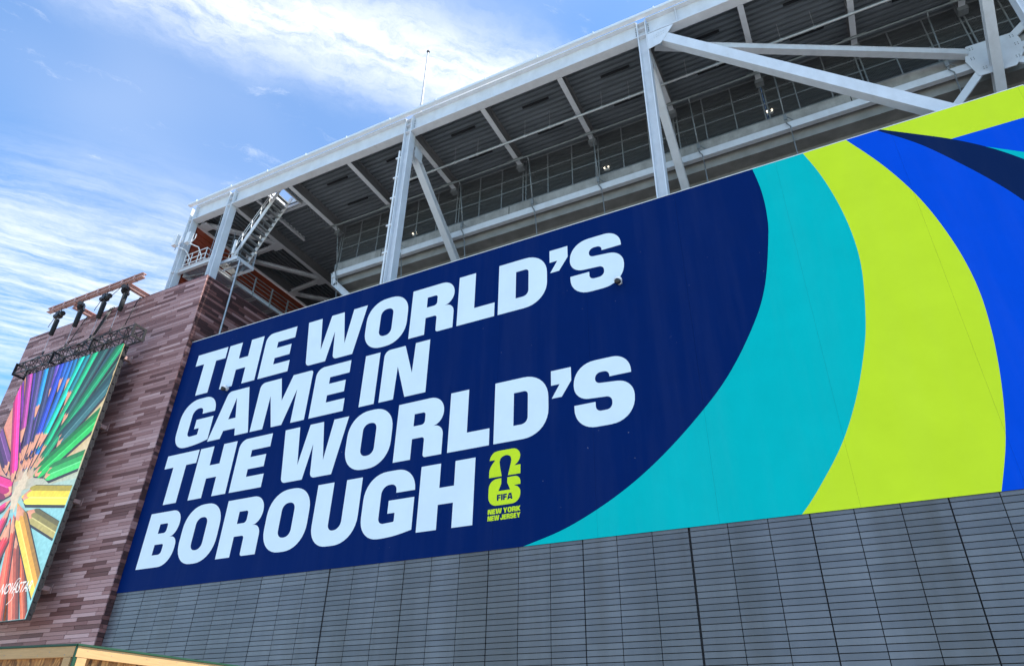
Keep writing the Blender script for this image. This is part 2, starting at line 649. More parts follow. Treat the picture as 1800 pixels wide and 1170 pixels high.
for r in range(nrow + 1):
    z0 = TWZ - (r + 1) * RH + BG
    z1 = TWZ - r * RH
    if z0 < 0:
        continue
    x = TWX1 - [0.50, 1.63, 0.98, 1.63, 0.42, 1.25, 0.86, 1.63][(r * 3 + (r // 5)) % 8]
    cuts = [TWX1]
    while x > TWX0 + 0.1:
        cuts.append(x)
        x -= BL
    cuts.append(TWX0)
    for b, a in zip(cuts[:-1], cuts[1:]):
        bricks.append((a + BG / 2 if a > TWX0 else a, b - BG if b < TWX1 else b, z0, z1))
    if z1 > 3:
        y = TWY + [0.16, 0.55, 1.2, 0.34, 0.9, 1.4][r % 6]
        cuts = [TWY + 0.035]
        while y < 28.9:
            cuts.append(y)
            y += BL
        cuts.append(29.0)
        for a, b in zip(cuts[:-1], cuts[1:]):
            side.append((a, b - BG, z0, z1))
SCR = (-41.1, -32.65, 6.36, 19.87)
vis = []
for t in bricks:
    c = ((t[0] + t[1]) / 2, 19.7, (t[2] + t[3]) / 2)
    if inview(c, 0.02) and t[2] > 4.5 and (c[0] > -33.6 or c[2] > 20.4):
        vis.append(t)
vis.sort(key=lambda t: px(((t[0] + t[1]) / 2, 19.7, (t[2] + t[3]) / 2))[2] - 0.6 * min(t[1] - t[0], 1.6))
vset = set(vis[:300])
for t in vis[:300]:
    tn = tone()
    key = (round(t[1] - t[0], 3), tn, 'b')
    if key not in CACHE:
        h = (t[1] - t[0]) / 2
        me_o = MB().box(-h, h, 0, 0.05, -(RH - BG) / 2, (RH - BG) / 2)
        me = bpy.data.meshes.new('brick')
        me.from_pydata([tuple(p) for p in me_o.v], [], me_o.f)
        me.materials.append(M_BRICK[tn])
        CACHE[key] = me
    o = link('brick', CACHE[key], tower)
    o.location = Vector(((t[0] + t[1]) / 2, TWY + rnd.uniform(-0.004, 0.004), (t[2] + t[3]) / 2)) - OFF[tower.name]
bf = MB()
for t in bricks:
    if t not in vset:
        y = TWY + rnd.uniform(-0.004, 0.004)
        bf.box(t[0], t[1], y, y + 0.05, t[2], t[3], tone())
kind(bf.build('brick_field', M_BRICK, tower), 'stuff')
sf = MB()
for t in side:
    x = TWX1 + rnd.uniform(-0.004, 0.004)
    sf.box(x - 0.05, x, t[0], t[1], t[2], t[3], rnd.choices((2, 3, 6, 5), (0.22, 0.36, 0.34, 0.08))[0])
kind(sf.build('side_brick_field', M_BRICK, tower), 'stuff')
for z in (7.87, 11.87, 15.76, 19.74):
    b = MB().box(-33.86, -33.66, 18.62, 19.72, z - 0.09, z + 0.09)
    b.box(-33.98, -33.54, 19.66, 19.69, z - 0.2, z + 0.2)
    b.build('bracket', M['pink_steel'], tower)

# ------------------------------------------------------------------ banner
BX0, BX1, BZ0, BZ1, BY = -29.38, 7.37, 7.43, 19.92, 20.0
ban = thing('banner', ((BX0 + BX1) / 2, BY, BZ0), 'huge navy banner with white slogan and teal, lime and blue swirls', 'banner')
xs_ = BX0
while xs_ < BX1 - 0.05:
    xe_ = min(xs_ + 3.66, BX1)
    sh_ = MB().box(xs_ + 0.002, xe_ - 0.002, BY + rnd.uniform(0, 0.003), BY + 0.028, BZ0, BZ1)
    sh_.build('backing_sheet', M['navy'], ban)
    xs_ = xe_
e = MB().box(BX0, BX1, BY - 0.012, BY + 0.06, BZ1 + 0.002, BZ1 + 0.025)
e.box(BX1 + 0.002, BX1 + 0.03, BY - 0.012, BY + 0.06, BZ0, BZ1)
e.build('edge_trim', M['edge_white'], ban)
C1 = [(-0.95, 20.3), (-0.80, 19.3), (-0.74, 18.56), (-0.75, 17.7), (-0.85, 16.82), (-1.27, 14.94), (-1.85, 13.57), (-2.88, 11.96), (-4.11, 10.65), (-5.48, 9.48), (-6.83, 8.6), (-8.36, 7.88), (-9.74, 7.48), (-11.2, 7.15)]
C2 = [(0.70, 20.3), (0.83, 19.94), (1.18, 18.76), (1.45, 17.35), (1.58, 15.94), (1.54, 14.61), (1.26, 12.92), (0.96, 11.82), (0.46, 10.48), (-0.18, 9.22), (-0.99, 8.09), (-1.51, 7.48), (-1.9, 7.1)]
C3 = [(2.02, 20.3), (2.23, 19.93), (3.03, 18.36), (3.65, 16.70), (4.04, 14.92), (4.19, 13.29), (4.11, 11.76), (3.87, 10.2), (3.52, 8.73), (3.05, 7.45), (2.9, 7.1)]
C4 = [(2.85, 20.3), (3.16, 19.96), (4.19, 18.81), (5.08, 17.46), (5.70, 16.38), (6.15, 15.4), (6.75, 13.8), (7.2, 12.2), (7.6, 10.4), (7.8, 9.0)]
C5 = [(2.80, 20.3), (3.29, 19.93), (4.2, 19.27), (5.04, 18.64), (5.83, 17.91), (6.51, 17.09), (7.1, 16.2), (7.9, 14.6)]
c1, c2, c3, c4, c5 = (smooth_line(c) for c in (C1, C2, C3, C4, C5))


def field(name, poly, m, y):
    b_ = MB()
    xa = BX0
    while xa < BX1 - 0.05:
        xb = min(xa + 3.66, BX1)
        pc = clip(poly, xa + 0.0015, xb - 0.0015, BZ0, BZ1)
        if len(pc) > 2:
            b_.poly([pc], y)
        xa = xb
    b_.build(name, m, ban)


field('teal_swirl', c1 + c2[::-1], M['teal'], BY - 0.004)
field('lime_swirl', c2 + c3[::-1], M['lime'], BY - 0.004)
field('blue_swirl', c3 + [(7.8, 7.1)] + c4[::-1], M['blue'], BY - 0.004)
field('navy_swirl', c4 + c5[::-1], M['navy2'], BY - 0.004)
up = [p for p in c5 if p[1] >= 18.64]
field('lime_corner', up + [(5.04, 18.64), (8, 18.64), (8, 20.3)], M['lime'], BY - 0.0042)
lo = [p for p in c5 if p[1] <= 18.64]
field('blue_corner', [(5.04, 18.64)] + lo + [(8, 14.6), (8, 18.64)], M['blue'], BY - 0.0045)
field('teal_corner', [(5.78, 17.95)] + [p for p in c5 if p[1] <= 17.9] + [(8, 14.6), (8, 16.3)], M['teal'], BY - 0.008)

# heavy block letters, drawn on a 2.4 unit cap height
GL = {
    'T': [[(0, 2.4), (2.07, 2.4), (2.07, 1.76), (1.43, 1.76), (1.43, 0), (.6, 0), (.6, 1.76), (0, 1.76)]],
    'H': [[(0, 0), (0, 2.4), (.84, 2.4), (.84, 1.49), (1.45, 1.49), (1.45, 2.4), (2.27, 2.4), (2.27, 0), (1.45, 0), (1.45, .88), (.83, .88), (.83, 0)]],
    'E': [[(1.87, 2.4), (1.87, 1.8), (.82, 1.8), (.82, 1.48), (1.73, 1.48), (1.73, .93), (.82, .93), (.82, .59), (1.83, .59), (1.83, 0), (0, 0), (0, 2.4, .42)]],
    'W': [[(0, 2.4), (.81, 2.4), (1.05, .68), (1.38, 2.4), (2.1, 2.4), (2.39, .68), (2.65, 2.4), (3.41, 2.4), (2.94, 0), (1.85, 0, .22), (1.72, 1.47), (1.44, 0), (.32, 0, .22)]],
    'O': [[(0, -.05, .98), (0, 2.45, .98), (2.2, 2.45, .98), (2.2, -.05, .98)], [(.76, .5, .3), (.76, 1.88, .3), (1.42, 1.88, .3), (1.42, .5, .3)]],
    'R': [[(0, 0), (0, 2.4), (2.13, 2.4, .66), (2.13, 1.22, .54), (1.66, 1.2), (2.15, 1.2, .42), (2.15, 0), (1.33, 0, .12), (1.33, .82, .12), (.78, .82), (.78, 0)], [(.79, 1.85), (1.3, 1.85, .12), (1.3, 1.34, .16), (.79, 1.34)]],
    'L': [[(0, 0), (0, 2.4), (.79, 2.4), (.79, .65), (1.73, .65), (1.73, 0)]],
    'D': [[(0, 0), (0, 2.4), (2.14, 2.4, .98), (2.14, 0, .98)], [(.78, 1.84), (1.34, 1.84, .16), (1.34, .56, .26), (.78, .56)]],
    "'": [[(0, 2.4), (.77, 2.4), (.77, 1.87), (.4, 1.31), (.02, 1.31), (.33, 1.82), (0, 1.82)]],
    'S': [[(1.31, 1.71), (1.31, 1.95, .2), (.79, 1.95, .22), (.79, 1.55, .17), (2.14, 1.43, .56), (2.14, -.05, .86), (0, -.05, .78), (0, .86), (.77, .86), (.77, .5, .2), (1.36, .5, .22), (1.36, .97, .2), (0, 1.06, .54), (0, 2.45, .8), (2.08, 2.45, .66), (2.08, 1.71)]],
    'G': [[(2.3, 1.57), (1.48, 1.57), (1.48, 1.92, .27), (.8, 1.92, .35), (.8, .47, .24), (1.5, .5, .05), (1.5, .83), (1.18, .83), (1.18, 1.31), (2.3, 1.31), (2.3, .13), (1.45, -.05, .5), (0, -.05, .85), (0, 2.45, .98), (2.28, 2.45, .85)]],
    'A': [[(0, 0), (.64, 2.4, .2), (1.93, 2.4), (2.53, 0), (1.71, 0), (1.63, .37), (.9, .37), (.8, 0)], [(1.27, 1.98), (1.5, .92), (1.04, .92)]],
    'M': [[(0, 0), (.05, 2.4, .28), (1.28, 2.4), (1.57, 1.22), (1.99, 2.4), (3.14, 2.4, .14), (3.12, 0), (2.36, 0), (2.38, 1.62), (1.85, 0), (1.25, 0), (.82, 1.6), (.75, 0)]],
    'I': [[(0, 0), (0, 2.4), (.76, 2.4), (.76, 0)]],
    'N': [[(0, 0), (0, 2.4, .3), (1.04, 2.4), (1.5, 1.03), (1.55, 2.4), (2.25, 2.4), (2.25, 0), (1.26, 0), (.76, 1.48), (.71, 0)]],
    'B': [[(0, 0), (0, 2.42), (2.03, 2.42, .6), (2.03, 1.29, .55), (1.6, 1.26), (2.1, 1.24, .4), (2.1, 0, .76)], [(.79, 1.88), (1.3, 1.88, .1), (1.3, 1.46, .16), (.79, 1.46)], [(.79, .98), (1.34, .98, .1), (1.34, .53, .18), (.79, .53)]],
    'U': [[(0, 2.4), (.8, 2.4), (.8, .5, .26), (1.42, .5, .34), (1.42, 2.4), (2.17, 2.4), (2.17, -.07, 1.0), (0, -.07, .85)]],
    'F': [[(0, 0), (0, 2.4), (1.85, 2.4), (1.85, 1.8), (.8, 1.8), (.8, 1.42), (1.7, 1.42), (1.7, .85), (.8, .85), (.8, 0)]],
    'Y': [[(0, 2.4), (.9, 2.4), (1.2, 1.62), (1.5, 2.4), (2.4, 2.4), (1.6, .95), (1.6, 0), (.8, 0), (.8, .95)]],
    'K': [[(0, 0), (0, 2.4), (.8, 2.4), (.8, 1.5), (1.35, 2.4), (2.25, 2.4), (1.55, 1.3), (2.3, 0), (1.4, 0), (.8, 1.0), (.8, 0)]],
    'J': [[(0, .9), (.75, .9), (.75, .55, .1), (1.1, .55, .1), (1.1, 2.4), (1.9, 2.4), (1.9, -.05, .7), (0, -.05, .7)]],
}


def glyph(mb, ch, x, z, sx, sz, y):
    mb.poly([[(x + a * sx, z + b * sz) for a, b in rounded(lp)] for lp in GL[ch]], y)


LINES = [("THEWORLD'S", (-28.53, -26.32, -23.85, -21.27, -17.78, -15.40, -13.06, -11.17, -8.91, -8.05), 16.53),
         ('GAMEIN', (-28.50, -26.18, -23.55, -20.18, -17.53, -16.53), 13.82),
         ("THEWORLD'S", (-28.60, -26.43, -23.95, -21.36, -17.88, -15.47, -13.07, -11.16, -8.91, -8.05), 11.10),
         ('BOROUGH', (-28.57, -26.24, -23.82, -21.43, -18.97, -16.63, -14.13), 8.33)]
for txt, xs, z in LINES:
    for ch, x in zip(txt, xs):
        b = MB()
        glyph(b, ch, x, z, 1, 1, BY - 0.006)
        b.build('letter', M['white_vinyl'], ban)

# emblem: 2 over 6 with a cup silhouette cut out, city names below
two = [(-11.02, 10.82, .12), (-10.09, 10.82, .32), (-10.09, 10.36, .18), (-10.31, 10.2), (-10.08, 10.2), (-10.08, 9.88), (-10.55, 9.88),
       (-10.46, 10.25), (-10.43, 10.40), (-10.46, 10.55, .05), (-10.58, 10.62, .06), (-10.70, 10.62, .06), (-10.85, 10.55, .06), (-10.89, 10.41), (-10.86, 10.2), (-10.79, 9.88),
       (-11.28, 9.88), (-11.28, 10.22, .15), (-11.05, 10.5, .06), (-11.28, 10.5), (-11.22, 10.74, .15)]
six = [(-10.57, 9.81), (-10.08, 9.82, .22), (-10.07, 9.51), (-10.33, 9.51, .06), (-10.07, 9.40, .16), (-10.07, 8.88, .33), (-11.28, 8.88, .33), (-11.28, 9.81, .33), (-10.80, 9.81), (-10.80, 9.62), (-10.90, 9.37), (-10.45, 9.37), (-10.57, 9.62)]
MB().poly([rounded(two)], BY - 0.006).build('emblem_two', M['lime'], ban)
MB().poly([rounded(six)], BY - 0.006).build('emblem_six', M['lime'], ban)


def word(txt, x0, x1, z0, z1, y, m, gap=0.16, space=0.55):
    wds, x = [], 0
    for ch in txt:
        if ch == ' ':
            x += space
            continue
        wds.append((ch, x))
        x += max(p[0] for p in GL[ch][0]) + gap
    k = (x1 - x0) / (x - gap)
    for ch, xx in wds:
        b = MB()
        glyph(b, ch, x0 + xx * k, z0, k, (z1 - z0) / 2.4, y)
        b.build('small_letter', m, ban)


word('FIFA', -10.95, -10.36, 9.04, 9.25, BY - 0.009, M['navy'], gap=0.22)
word('NEW YORK', -11.28, -10.06, 8.605, 8.775, BY - 0.006, M['lime'])
word('NEW JERSEY', -11.28, -10.06, 8.385, 8.555, BY - 0.006, M['lime'])

for (x, z, lab) in ((-6.13, 16.5, "dome security camera beside the S ending the first slogan line"), (-25.72, 16.4, 'dome security camera at the foot of the first letter H')):
    d = thing('dome_camera', (x, 19.9, z), lab, 'camera', 'dome cameras on the banner')
    MB().tube((x, 20.0, z + 0.02), (x, 19.86, z + 0.02), 0.10, 14).build('mount', M['white_metal'], d, True)
    MB().sphere((x, 19.80, z + 0.02), 0.16, 14, 8, 0.8).build('housing', M['white_metal'], d, True)
    MB().sphere((x, 19.76, z - 0.05), 0.125, 14, 8).build('lens_dome', M['lens'], d, True)

# ------------------------------------------------------------------ steel canopy
can = thing('steel_canopy', (-10, 20.7, 0), 'white painted steel canopy frame with ribbed roof above the banner', 'canopy')
COLX = [-33.98, -30.62, -17.42, -4.31, 8.76]
CY, FB0, FB1 = 20.72, 30.35, 31.54
for i, x in enumerate(COLX):
    b = MB().isec((x, CY, 0), (x, CY, 31.47), 0.44, 0.44, 0.045, 0.03, (1, 0, 0))
    for z in ((31.36, 30.92, 30.42) if i else (30.42, 26.35)):
        b.box(x - 0.172, x + 0.172, CY - 0.2, CY - 0.016, z - 0.015, z + 0.015)
    c = b.build('column', M['steel'], can)
    if i:
        bb = MB()
        for k in range(7):
            for s in (-1, 1):
                bb.tube((x + s * 0.30, CY - 0.024, 30.5 + k * 0.13), (x + s * 0.30, CY - 0.055, 30.5 + k * 0.13), 0.028, 6)
        bb.build('bolts', M['steel_dark'], c)
        pl = MB()
        for s in (-1, 1):
            pl.box(x + s * 0.30 - 0.07, x + s * 0.30 + 0.07, CY - 0.026, CY - 0.018, 30.42, 31.40)
        pl.build('splice_plate', M['steel'], c)
ends = [-34.3] + [None] * 0
segs = [(-33.74, -30.86), (-30.38, -17.66), (-17.18, -4.55), (-4.07, 8.52), (9.0, 18.0)]
for a, c in segs:
    b = MB().isec((a, CY, (FB0 + FB1) / 2), (c, CY, (FB0 + FB1) / 2), FB1 - FB0, 0.46, 0.05, 0.03, (0, 0, 1))
    for x in (a + 1.4, c - 1.4):
        if c - a > 6 and x > -5:
            b.box(x - 0.012, x + 0.012, CY - 0.2, CY - 0.018, FB0 + 0.052, FB1 - 0.052)
    b.build('front_beam', M['steel'], can)
# roof edge
MB().box(-34.35, 18, 20.24, 20.47, 31.56, 31.60).box(-34.35, 18, 20.24, 20.27, 31.602, 31.72).build('flashing', M['flash'], can)
gut = MB()
for x in range(-34, 18, 3):
    gut.box(x + 0.4, x + 0.46, 20.21, 20.238, 31.58, 31.75)
gut.build('flashing_clips', M['flash'], can)
XB = [-33.98, -30.5, -26.1, -21.75, -17.42, -13.05, -8.7, -4.31, 0.05, 4.4, 8.76, 13.1]
for x in XB:
    y1 = 25.75
    if x < -33:
        y1 = 33.9
    elif x < -30:
        y1 = 32.5
    b = MB().isec((x, 20.97, 30.735), (x, y1, 30.735), 0.77, 0.26, 0.035, 0.025, (0, 0, 1))
    b.mi = [1 if i >= 6 else 0 for i in range(len(b.f))]  # bottom flange pale, web and top flange darker grey
    b.build('cross_beam', [M['steel'], M['web_dark']], can)
    if -30 < x:
        s = MB().box(x - 0.2, x + 0.2, 25.3, 25.62, 30.10, 30.345)
        s.build('beam_seat', M['steel_dark'], can)


def deck(x0, x1, y0, y1, along='x'):
    b = MB()
    z0, z1 = 31.10, 31.24
    if along == 'x':
        P, prof, y = 0.30, [], y0
        while y < y1 - 0.01:
            prof += [(y, z1), (y + 0.09, z1), (y + 0.12, z0), (y + 0.27, z0)]
            y += P
        prof = [(min(p, y1), z) for p, z in prof] + [(y1, z1)]
        vv = [(x, p, z) for x in (x0, x1) for p, z in prof]
    else:
        prof, x = [], x0
        while x < x1 - 0.01:
            prof += [(x, z1), (x + 0.09, z1), (x + 0.12, z0), (x + 0.27, z0)]
            x += 0.30
        prof = [(min(p, x1), z) for p, z in prof] + [(x1, z1)]
        vv = [(p, y, z) for y in (y0, y1) for p, z in prof]
    n = len(prof)
    b.add(vv, [(i, i + 1, n + i + 1, n + i) for i in range(n - 1)])
    b.build('deck_panel', M['deck'], can)
    MB().box(x0, x1, y0, y1, 31.245, 31.54).build('roof_slab', M['roofing'], can)


for a, c in zip(XB[2:], XB[3:] + [18.0]):
    deck(a + 0.003, c - 0.003, 20.97, 34)
deck(-34.3, -30.503, 20.97, 34, 'y')
deck(-30.497, -28.4, 20.97, 34)
deck(-27.15, -26.103, 20.97, 34)
deck(-28.397, -27.153, 22.75, 34)
deck(-28.397, -27.153, 20.97, 21.35)
MB().box(-28.5, -27.05, 21.25, 21.345, 30.95, 31.12).box(-28.5, -27.05, 22.755, 22.85, 30.95, 31.12).box(-28.5, -28.405, 21.35, 22.75, 30.95, 31.12).box(-27.145, -27.05, 21.35, 22.75, 30.95, 31.12).build('hatch_frame', M['steel'], can)

# inclined braces in the planes of the columns
for x in (-17.42, -4.31, 8.85):
    p, q = Vector((x, 21.02, 29.62)), Vector((x, 27.6, 24.40))
    b = MB().isec(p, q, 0.40, 0.38, 0.04, 0.028, (0, 0.62, 0.78))
    c = b.build('inclined_brace', M['steel'], can)
    t = MB()
    t.box(x - 0.015, x + 0.015, 20.96, 21.9, 28.9, 30.34)
    t.box(x + 0.2, x + 0.22, 21.1, 21.75, 29.0, 29.75)
    t.build('gusset_plate', M['steel'], c)
# front diagonal and the strut behind it
b = MB().obox((-3.35, CY - 0.02, 29.76), (8.55, CY - 0.02, 17.1), Vector((0.727, 0, 0.686)) * 0.24, (0, 0.19, 0))
b.build('front_diagonal', M['steel'], can)
gp = MB()
gpts = [(-4.08, 30.3), (-2.85, 30.3), (-3.05, 30.0), (-3.5, 29.35), (-4.08, 29.25)]
gv = [(x, y, z) for y in (CY - 0.235, CY - 0.215) for x, z in gpts]
gp.add(gv, [(0, 1, 2, 3, 4), (9, 8, 7, 6, 5)] + [(i, (i + 1) % 5, 5 + (i + 1) % 5, 5 + i) for i in range(5)])
for i in range(6):
    for j in range(2):
        gp.tube((-3.75 + i * 0.11, CY - 0.235, 30.0 - j * 0.16 + i * 0.03), (-3.75 + i * 0.11, CY - 0.26, 30.0 - j * 0.16 + i * 0.03), 0.025, 6)
gp.build('gusset_plate', M['steel'], can)
MB().isec((-3.9, 21.1, 30.12), (8.15, 25.42, 27.52), 0.32, 0.32, 0.03, 0.28, (0, 0, 1)).build('rear_strut', M['steel'], can)
# large plate on the deck edge at the right
gpts = [(8.2, 27.9), (7.98, 27.1), (8.2, 26.05), (9.15, 26.0), (9.5, 26.0), (9.92, 26.6), (10.03, 27.35), (9.95, 27.85), (9.0, 27.88)]
n = len(gpts)
gp = MB()
gp.add([(x, y, z) for y in (25.36, 25.40) for x, z in gpts], [tuple(range(n)), tuple(range(2 * n - 1, n - 1, -1))] + [(i, (i + 1) % n, n + (i + 1) % n, n + i) for i in range(n)])
pl = gp.build('node_plate', M['steel'], can)
bl = MB()
for cx, cz in ((8.3, 27.62), (8.2, 27.05), (8.45, 26.35), (9.62, 26.4), (9.78, 27.1), (9.75, 27.6)):
    for i in range(2):
        for j in range(2):
            bl.tube((cx + i * 0.1, 25.36, cz + j * 0.1), (cx + i * 0.1, 25.33, cz + j * 0.1), 0.016, 6)
bl.build('bolts', M['steel_dark'], pl)
for p, q in (((8.3, 26.3), (6.6, 24.4)), ((9.7, 26.3), (11.4, 24.6)), ((9.8, 27.65), (12.5, 29.9)), ((9.95, 27.05), (13.5, 27.0))):
    d = Vector((q[0] - p[0], 0, q[1] - p[1])).normalized()
    MB().obox((p[0], 25.44, p[1]), (q[0], 25.44, q[1]), Vector((-d.z, 0, d.x)) * 0.16, (0, 0.05, 0)).build('strut', M['steel'], can)
# chevron bracing under the roof at the left end
for p, q in (((-33.75, 21.15), (-30.65, 24.85)), ((-30.65, 24.95), (-33.75, 25.0)), ((-33.75, 25.35), (-30.65, 29.2)), ((-30.65, 29.3), (-33.75, 29.45)), ((-33.75, 29.8), (-30.65, 33.0))):
    MB().isec((*p, 30.52), (*q, 30.52), 0.24, 0.24, 0.025, 0.02, (0, 0, 1)).build('chevron_brace', M['steel'], can)
for y in (24.9, 29.25):
    MB().box(-31.3, -30.6, y - 0.3, y + 0.35, 30.36, 30.38).build('gusset_plate', M['steel'], can)
for y in (21.4, 25.2, 29.6):
    MB().box(-33.85, -33.2, y - 0.3, y + 0.35, 30.36, 30.38).build('gusset_plate', M['steel'], can)
# roof trimmers next to the hatch
for x in (-29.3,):
    MB().isec((x, 20.97, 31.0), (x, 25.7, 31.0), 0.24, 0.18, 0.02, 0.02, (0, 0, 1)).build('trimmer', M['steel'], can)
MB().isec((-30.4, 22.95, 31.0), (-26.25, 22.95, 31.0), 0.22, 0.16, 0.02, 0.02, (0, 0, 1)).build('trimmer', M['steel'], can)

# ------------------------------------------------------------------ concourse behind
con = thing('concourse', (-5, 27, 20), 'raw concrete concourse slab with stepped underside behind the canopy braces', 'concourse')
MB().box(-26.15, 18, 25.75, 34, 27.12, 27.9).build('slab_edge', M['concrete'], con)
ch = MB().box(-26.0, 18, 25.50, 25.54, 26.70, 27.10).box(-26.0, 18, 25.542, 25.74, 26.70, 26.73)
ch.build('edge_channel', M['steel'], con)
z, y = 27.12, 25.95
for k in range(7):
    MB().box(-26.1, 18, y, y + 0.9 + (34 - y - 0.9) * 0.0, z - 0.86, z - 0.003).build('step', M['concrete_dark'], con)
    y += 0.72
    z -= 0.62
MB().box(-34.3, 18, 34.0, 34.2, 15, 31.13).build('dark_closing_wall', M['dark'], con)  # added wall, closes the field side to keep the concourse dark
MB().box(18.0, 18.2, 20.43, 34, 15, 31.13).build('light_stop_wall', M['concrete_dark'], con)  # unseen wall added to stop light entering from the right end
MB().box(-29.35, 17.99, 20.96, 33.99, 18.2, 18.5).build('light_stop_floor', M['concrete_dark'], con)  # unseen slab added to block ground bounce under the canopy
for x in (-22.6, -13.9, -5.2, 3.6, 12.0):
    MB().box(x - 0.02, x + 0.02, 25.742, 25.752, 27.13, 27.9).build('slab_joint', M['grout'], con)
# bent steel end piece
b = MB().isec((-25.95, 25.6, 27.05), (-25.75, 25.6, 26.1), 0.3, 0.24, 0.03, 0.03, (1, 0, 0))
b.isec((-25.78, 25.6, 26.25), (-23.2, 25.6, 23.6), 0.36, 0.28, 0.03, 0.03, (0.7, 0, 0.7))
b.build('raker_bracket', M['steel'], con)

# ------------------------------------------------------------------ mesh fence on the concourse edge
fen = thing('mesh_fence', (-6, 25.85, 27.9), 'tall grey wire mesh fence on the edge of the concrete concourse', 'fence')
FX0, FP, FN = -26.05, 1.45, 30
pm = MB().box(-0.03, 0.03, -0.03, 0.03, 0, 3.15)
pme = bpy.data.meshes.new('post')
pme.from_pydata([tuple(p) for p in pm.v], [], pm.f)
pme.materials.append(M['steel_dark'])
for i in range(FN + 1):
    for dx in ((0,) if i % 3 else (-0.09, 0.09)):
        o = link('post', pme, fen)
        o.location = Vector((FX0 + i * FP + dx, 25.85, 27.92)) - OFF[fen.name]
for z in (28.02, 29.1, 29.95, 31.02):
    MB().box(FX0, FX0 + FN * FP, 25.83, 25.868, z - 0.03, z + 0.03).build('rail', M['steel_dark'], fen)
wm = MB()
w, h, st = FP - 0.06, 2.96, 0.13


def wire(a, c):
    wm.bar(a, c, 0.013, 0.013)


k = -h
while k < w:
    x0, z0 = (k, 0) if k > 0 else (0, -k)
    x1, z1 = (k + h, h) if k + h < w else (w, w - k)
    wire((x0, 0, z0), (x1, 0, z1))
    wire((w - x0, 0.014, z0), (w - x1, 0.014, z1))
    k += st
wme = bpy.data.meshes.new('mesh_panel')
wme.from_pydata([tuple(p) for p in wm.v], [], wm.f)
wme.materials.append(M['wire'])
for i in range(FN):
    o = link('mesh_panel', wme, fen)
    o.location = Vector((FX0 + i * FP + 0.03, 25.875, 28.04)) - OFF[fen.name]

# ------------------------------------------------------------------ pipes under the roof
ORD = ['first', 'second', 'third', 'fourth', 'fifth', 'sixth', 'seventh', 'eighth', 'ninth', 'tenth']
p1 = MB().tube((-19.9, 23.2, 29.9), (18, 23.2, 29.9), 0.065, 10)
x = -19
while x < 17:
    p1.tube((x, 23.2, 29.9), (x + 0.12, 23.2, 29.9), 0.085, 10)
    p1.tube((x + 0.06, 23.2, 29.95), (x + 0.06, 23.2, 31.2), 0.012, 5)
    x += 1.45
for i, (a, c) in enumerate(zip(XB[2:-1], XB[3:])):
    for j, (y, q) in enumerate(((22.15, 'outer'), (24.1, 'inner'))):
        t = thing('strip_light', ((a + c) / 2, y, 30.8), '%s dark strip fixture under the ribbed roof, %s bay from the stair' % (q, ORD[i]), 'strip light', 'strip fixtures under the roof')
        m_ = (a + c) / 2 + 0.3
        MB().box(m_ - 0.75, m_ + 0.75, y - 0.05, y + 0.05, 30.78, 30.86).build('housing', M['black'], t)
        MB().tube((m_ - 0.6, y, 30.86), (m_ - 0.6, y, 31.14), 0.01, 5).tube((m_ + 0.6, y, 30.86), (m_ + 0.6, y, 31.14), 0.01, 5).build('hanger', M['steel_dark'], t)
tag(p1.build('roof_pipe', M['galv'], None, False), 'bright metal pipe hung mid-way under the ribbed roof', 'pipe')
p2 = MB().tube((-25.9, 24.75, 30.15), (18, 24.75, 30.15), 0.05, 8)
for x in XB[2:]:
    p2.box(x - 0.5, x + 0.5, 24.7, 24.8, 30.2, 30.24)
tag(p2.build('fence_pipe', M['steel_dark']), 'dull grey pipe running along the top of the mesh fence', 'pipe')
for i, x in enumerate((-25.7, -20.95, -16.7, -12.3, -8.5, -3.3, 0.75, 7.35)):
    t = thing('drop_pipe', (x, 25.4, 24), '%s thin grey drop pipe from the left, in front of the mesh fence' % ORD[i], 'pipe', 'drop pipes along the fence')
    MB().path([(x, 24.75, 30.15), (x, 24.95, 29.95), (x, 25.42, 27.55), (x, 25.40, 26.95)], 0.035, 7).build('upper_pipe', M['steel_dark'], t, True)
    MB().path([(x, 25.40, 26.95), (x + 0.12, 25.38, 26.7), (x + 0.12, 25.55, 26.35), (x + 0.12, 25.9, 24.2), (x + 0.12, 26.2, 22.0)], 0.03, 7).build('lower_pipe', M['steel_dark'], t, True)
    b = MB().box(x - 0.07, x + 0.07, 25.34, 25.44, 27.15, 27.5)
    b.bar((x, 25.4, 27.45), (x + 0.3, 25.5, 27.15), 0.03)
    b.build('clamp', M['steel_dark'], t)
for x, z, lab in ((0.19, 28.62, 'lit twin spotlight behind the mesh fence near the long diagonal'), (-8.19, 28.52, 'lit twin spotlight behind the fence left of the middle tall column'), (-20.41, 28.45, 'lit twin spotlight behind the fence left of the inclined brace')):
    t = thing('twin_spotlight', (x, 25.95, z), lab, 'lamp', 'twin spotlights behind the fence')
    MB().box(x - 0.14, x + 0.14, 25.97, 26.05, z - 0.10, z + 0.02).build('housing', M['white_metal'], t)
    for s in (-1, 1):
        MB().sphere((x + s * 0.11, 25.94, z + 0.06), 0.05, 10, 6).build('lamp_head', M['lamp'], t, True)

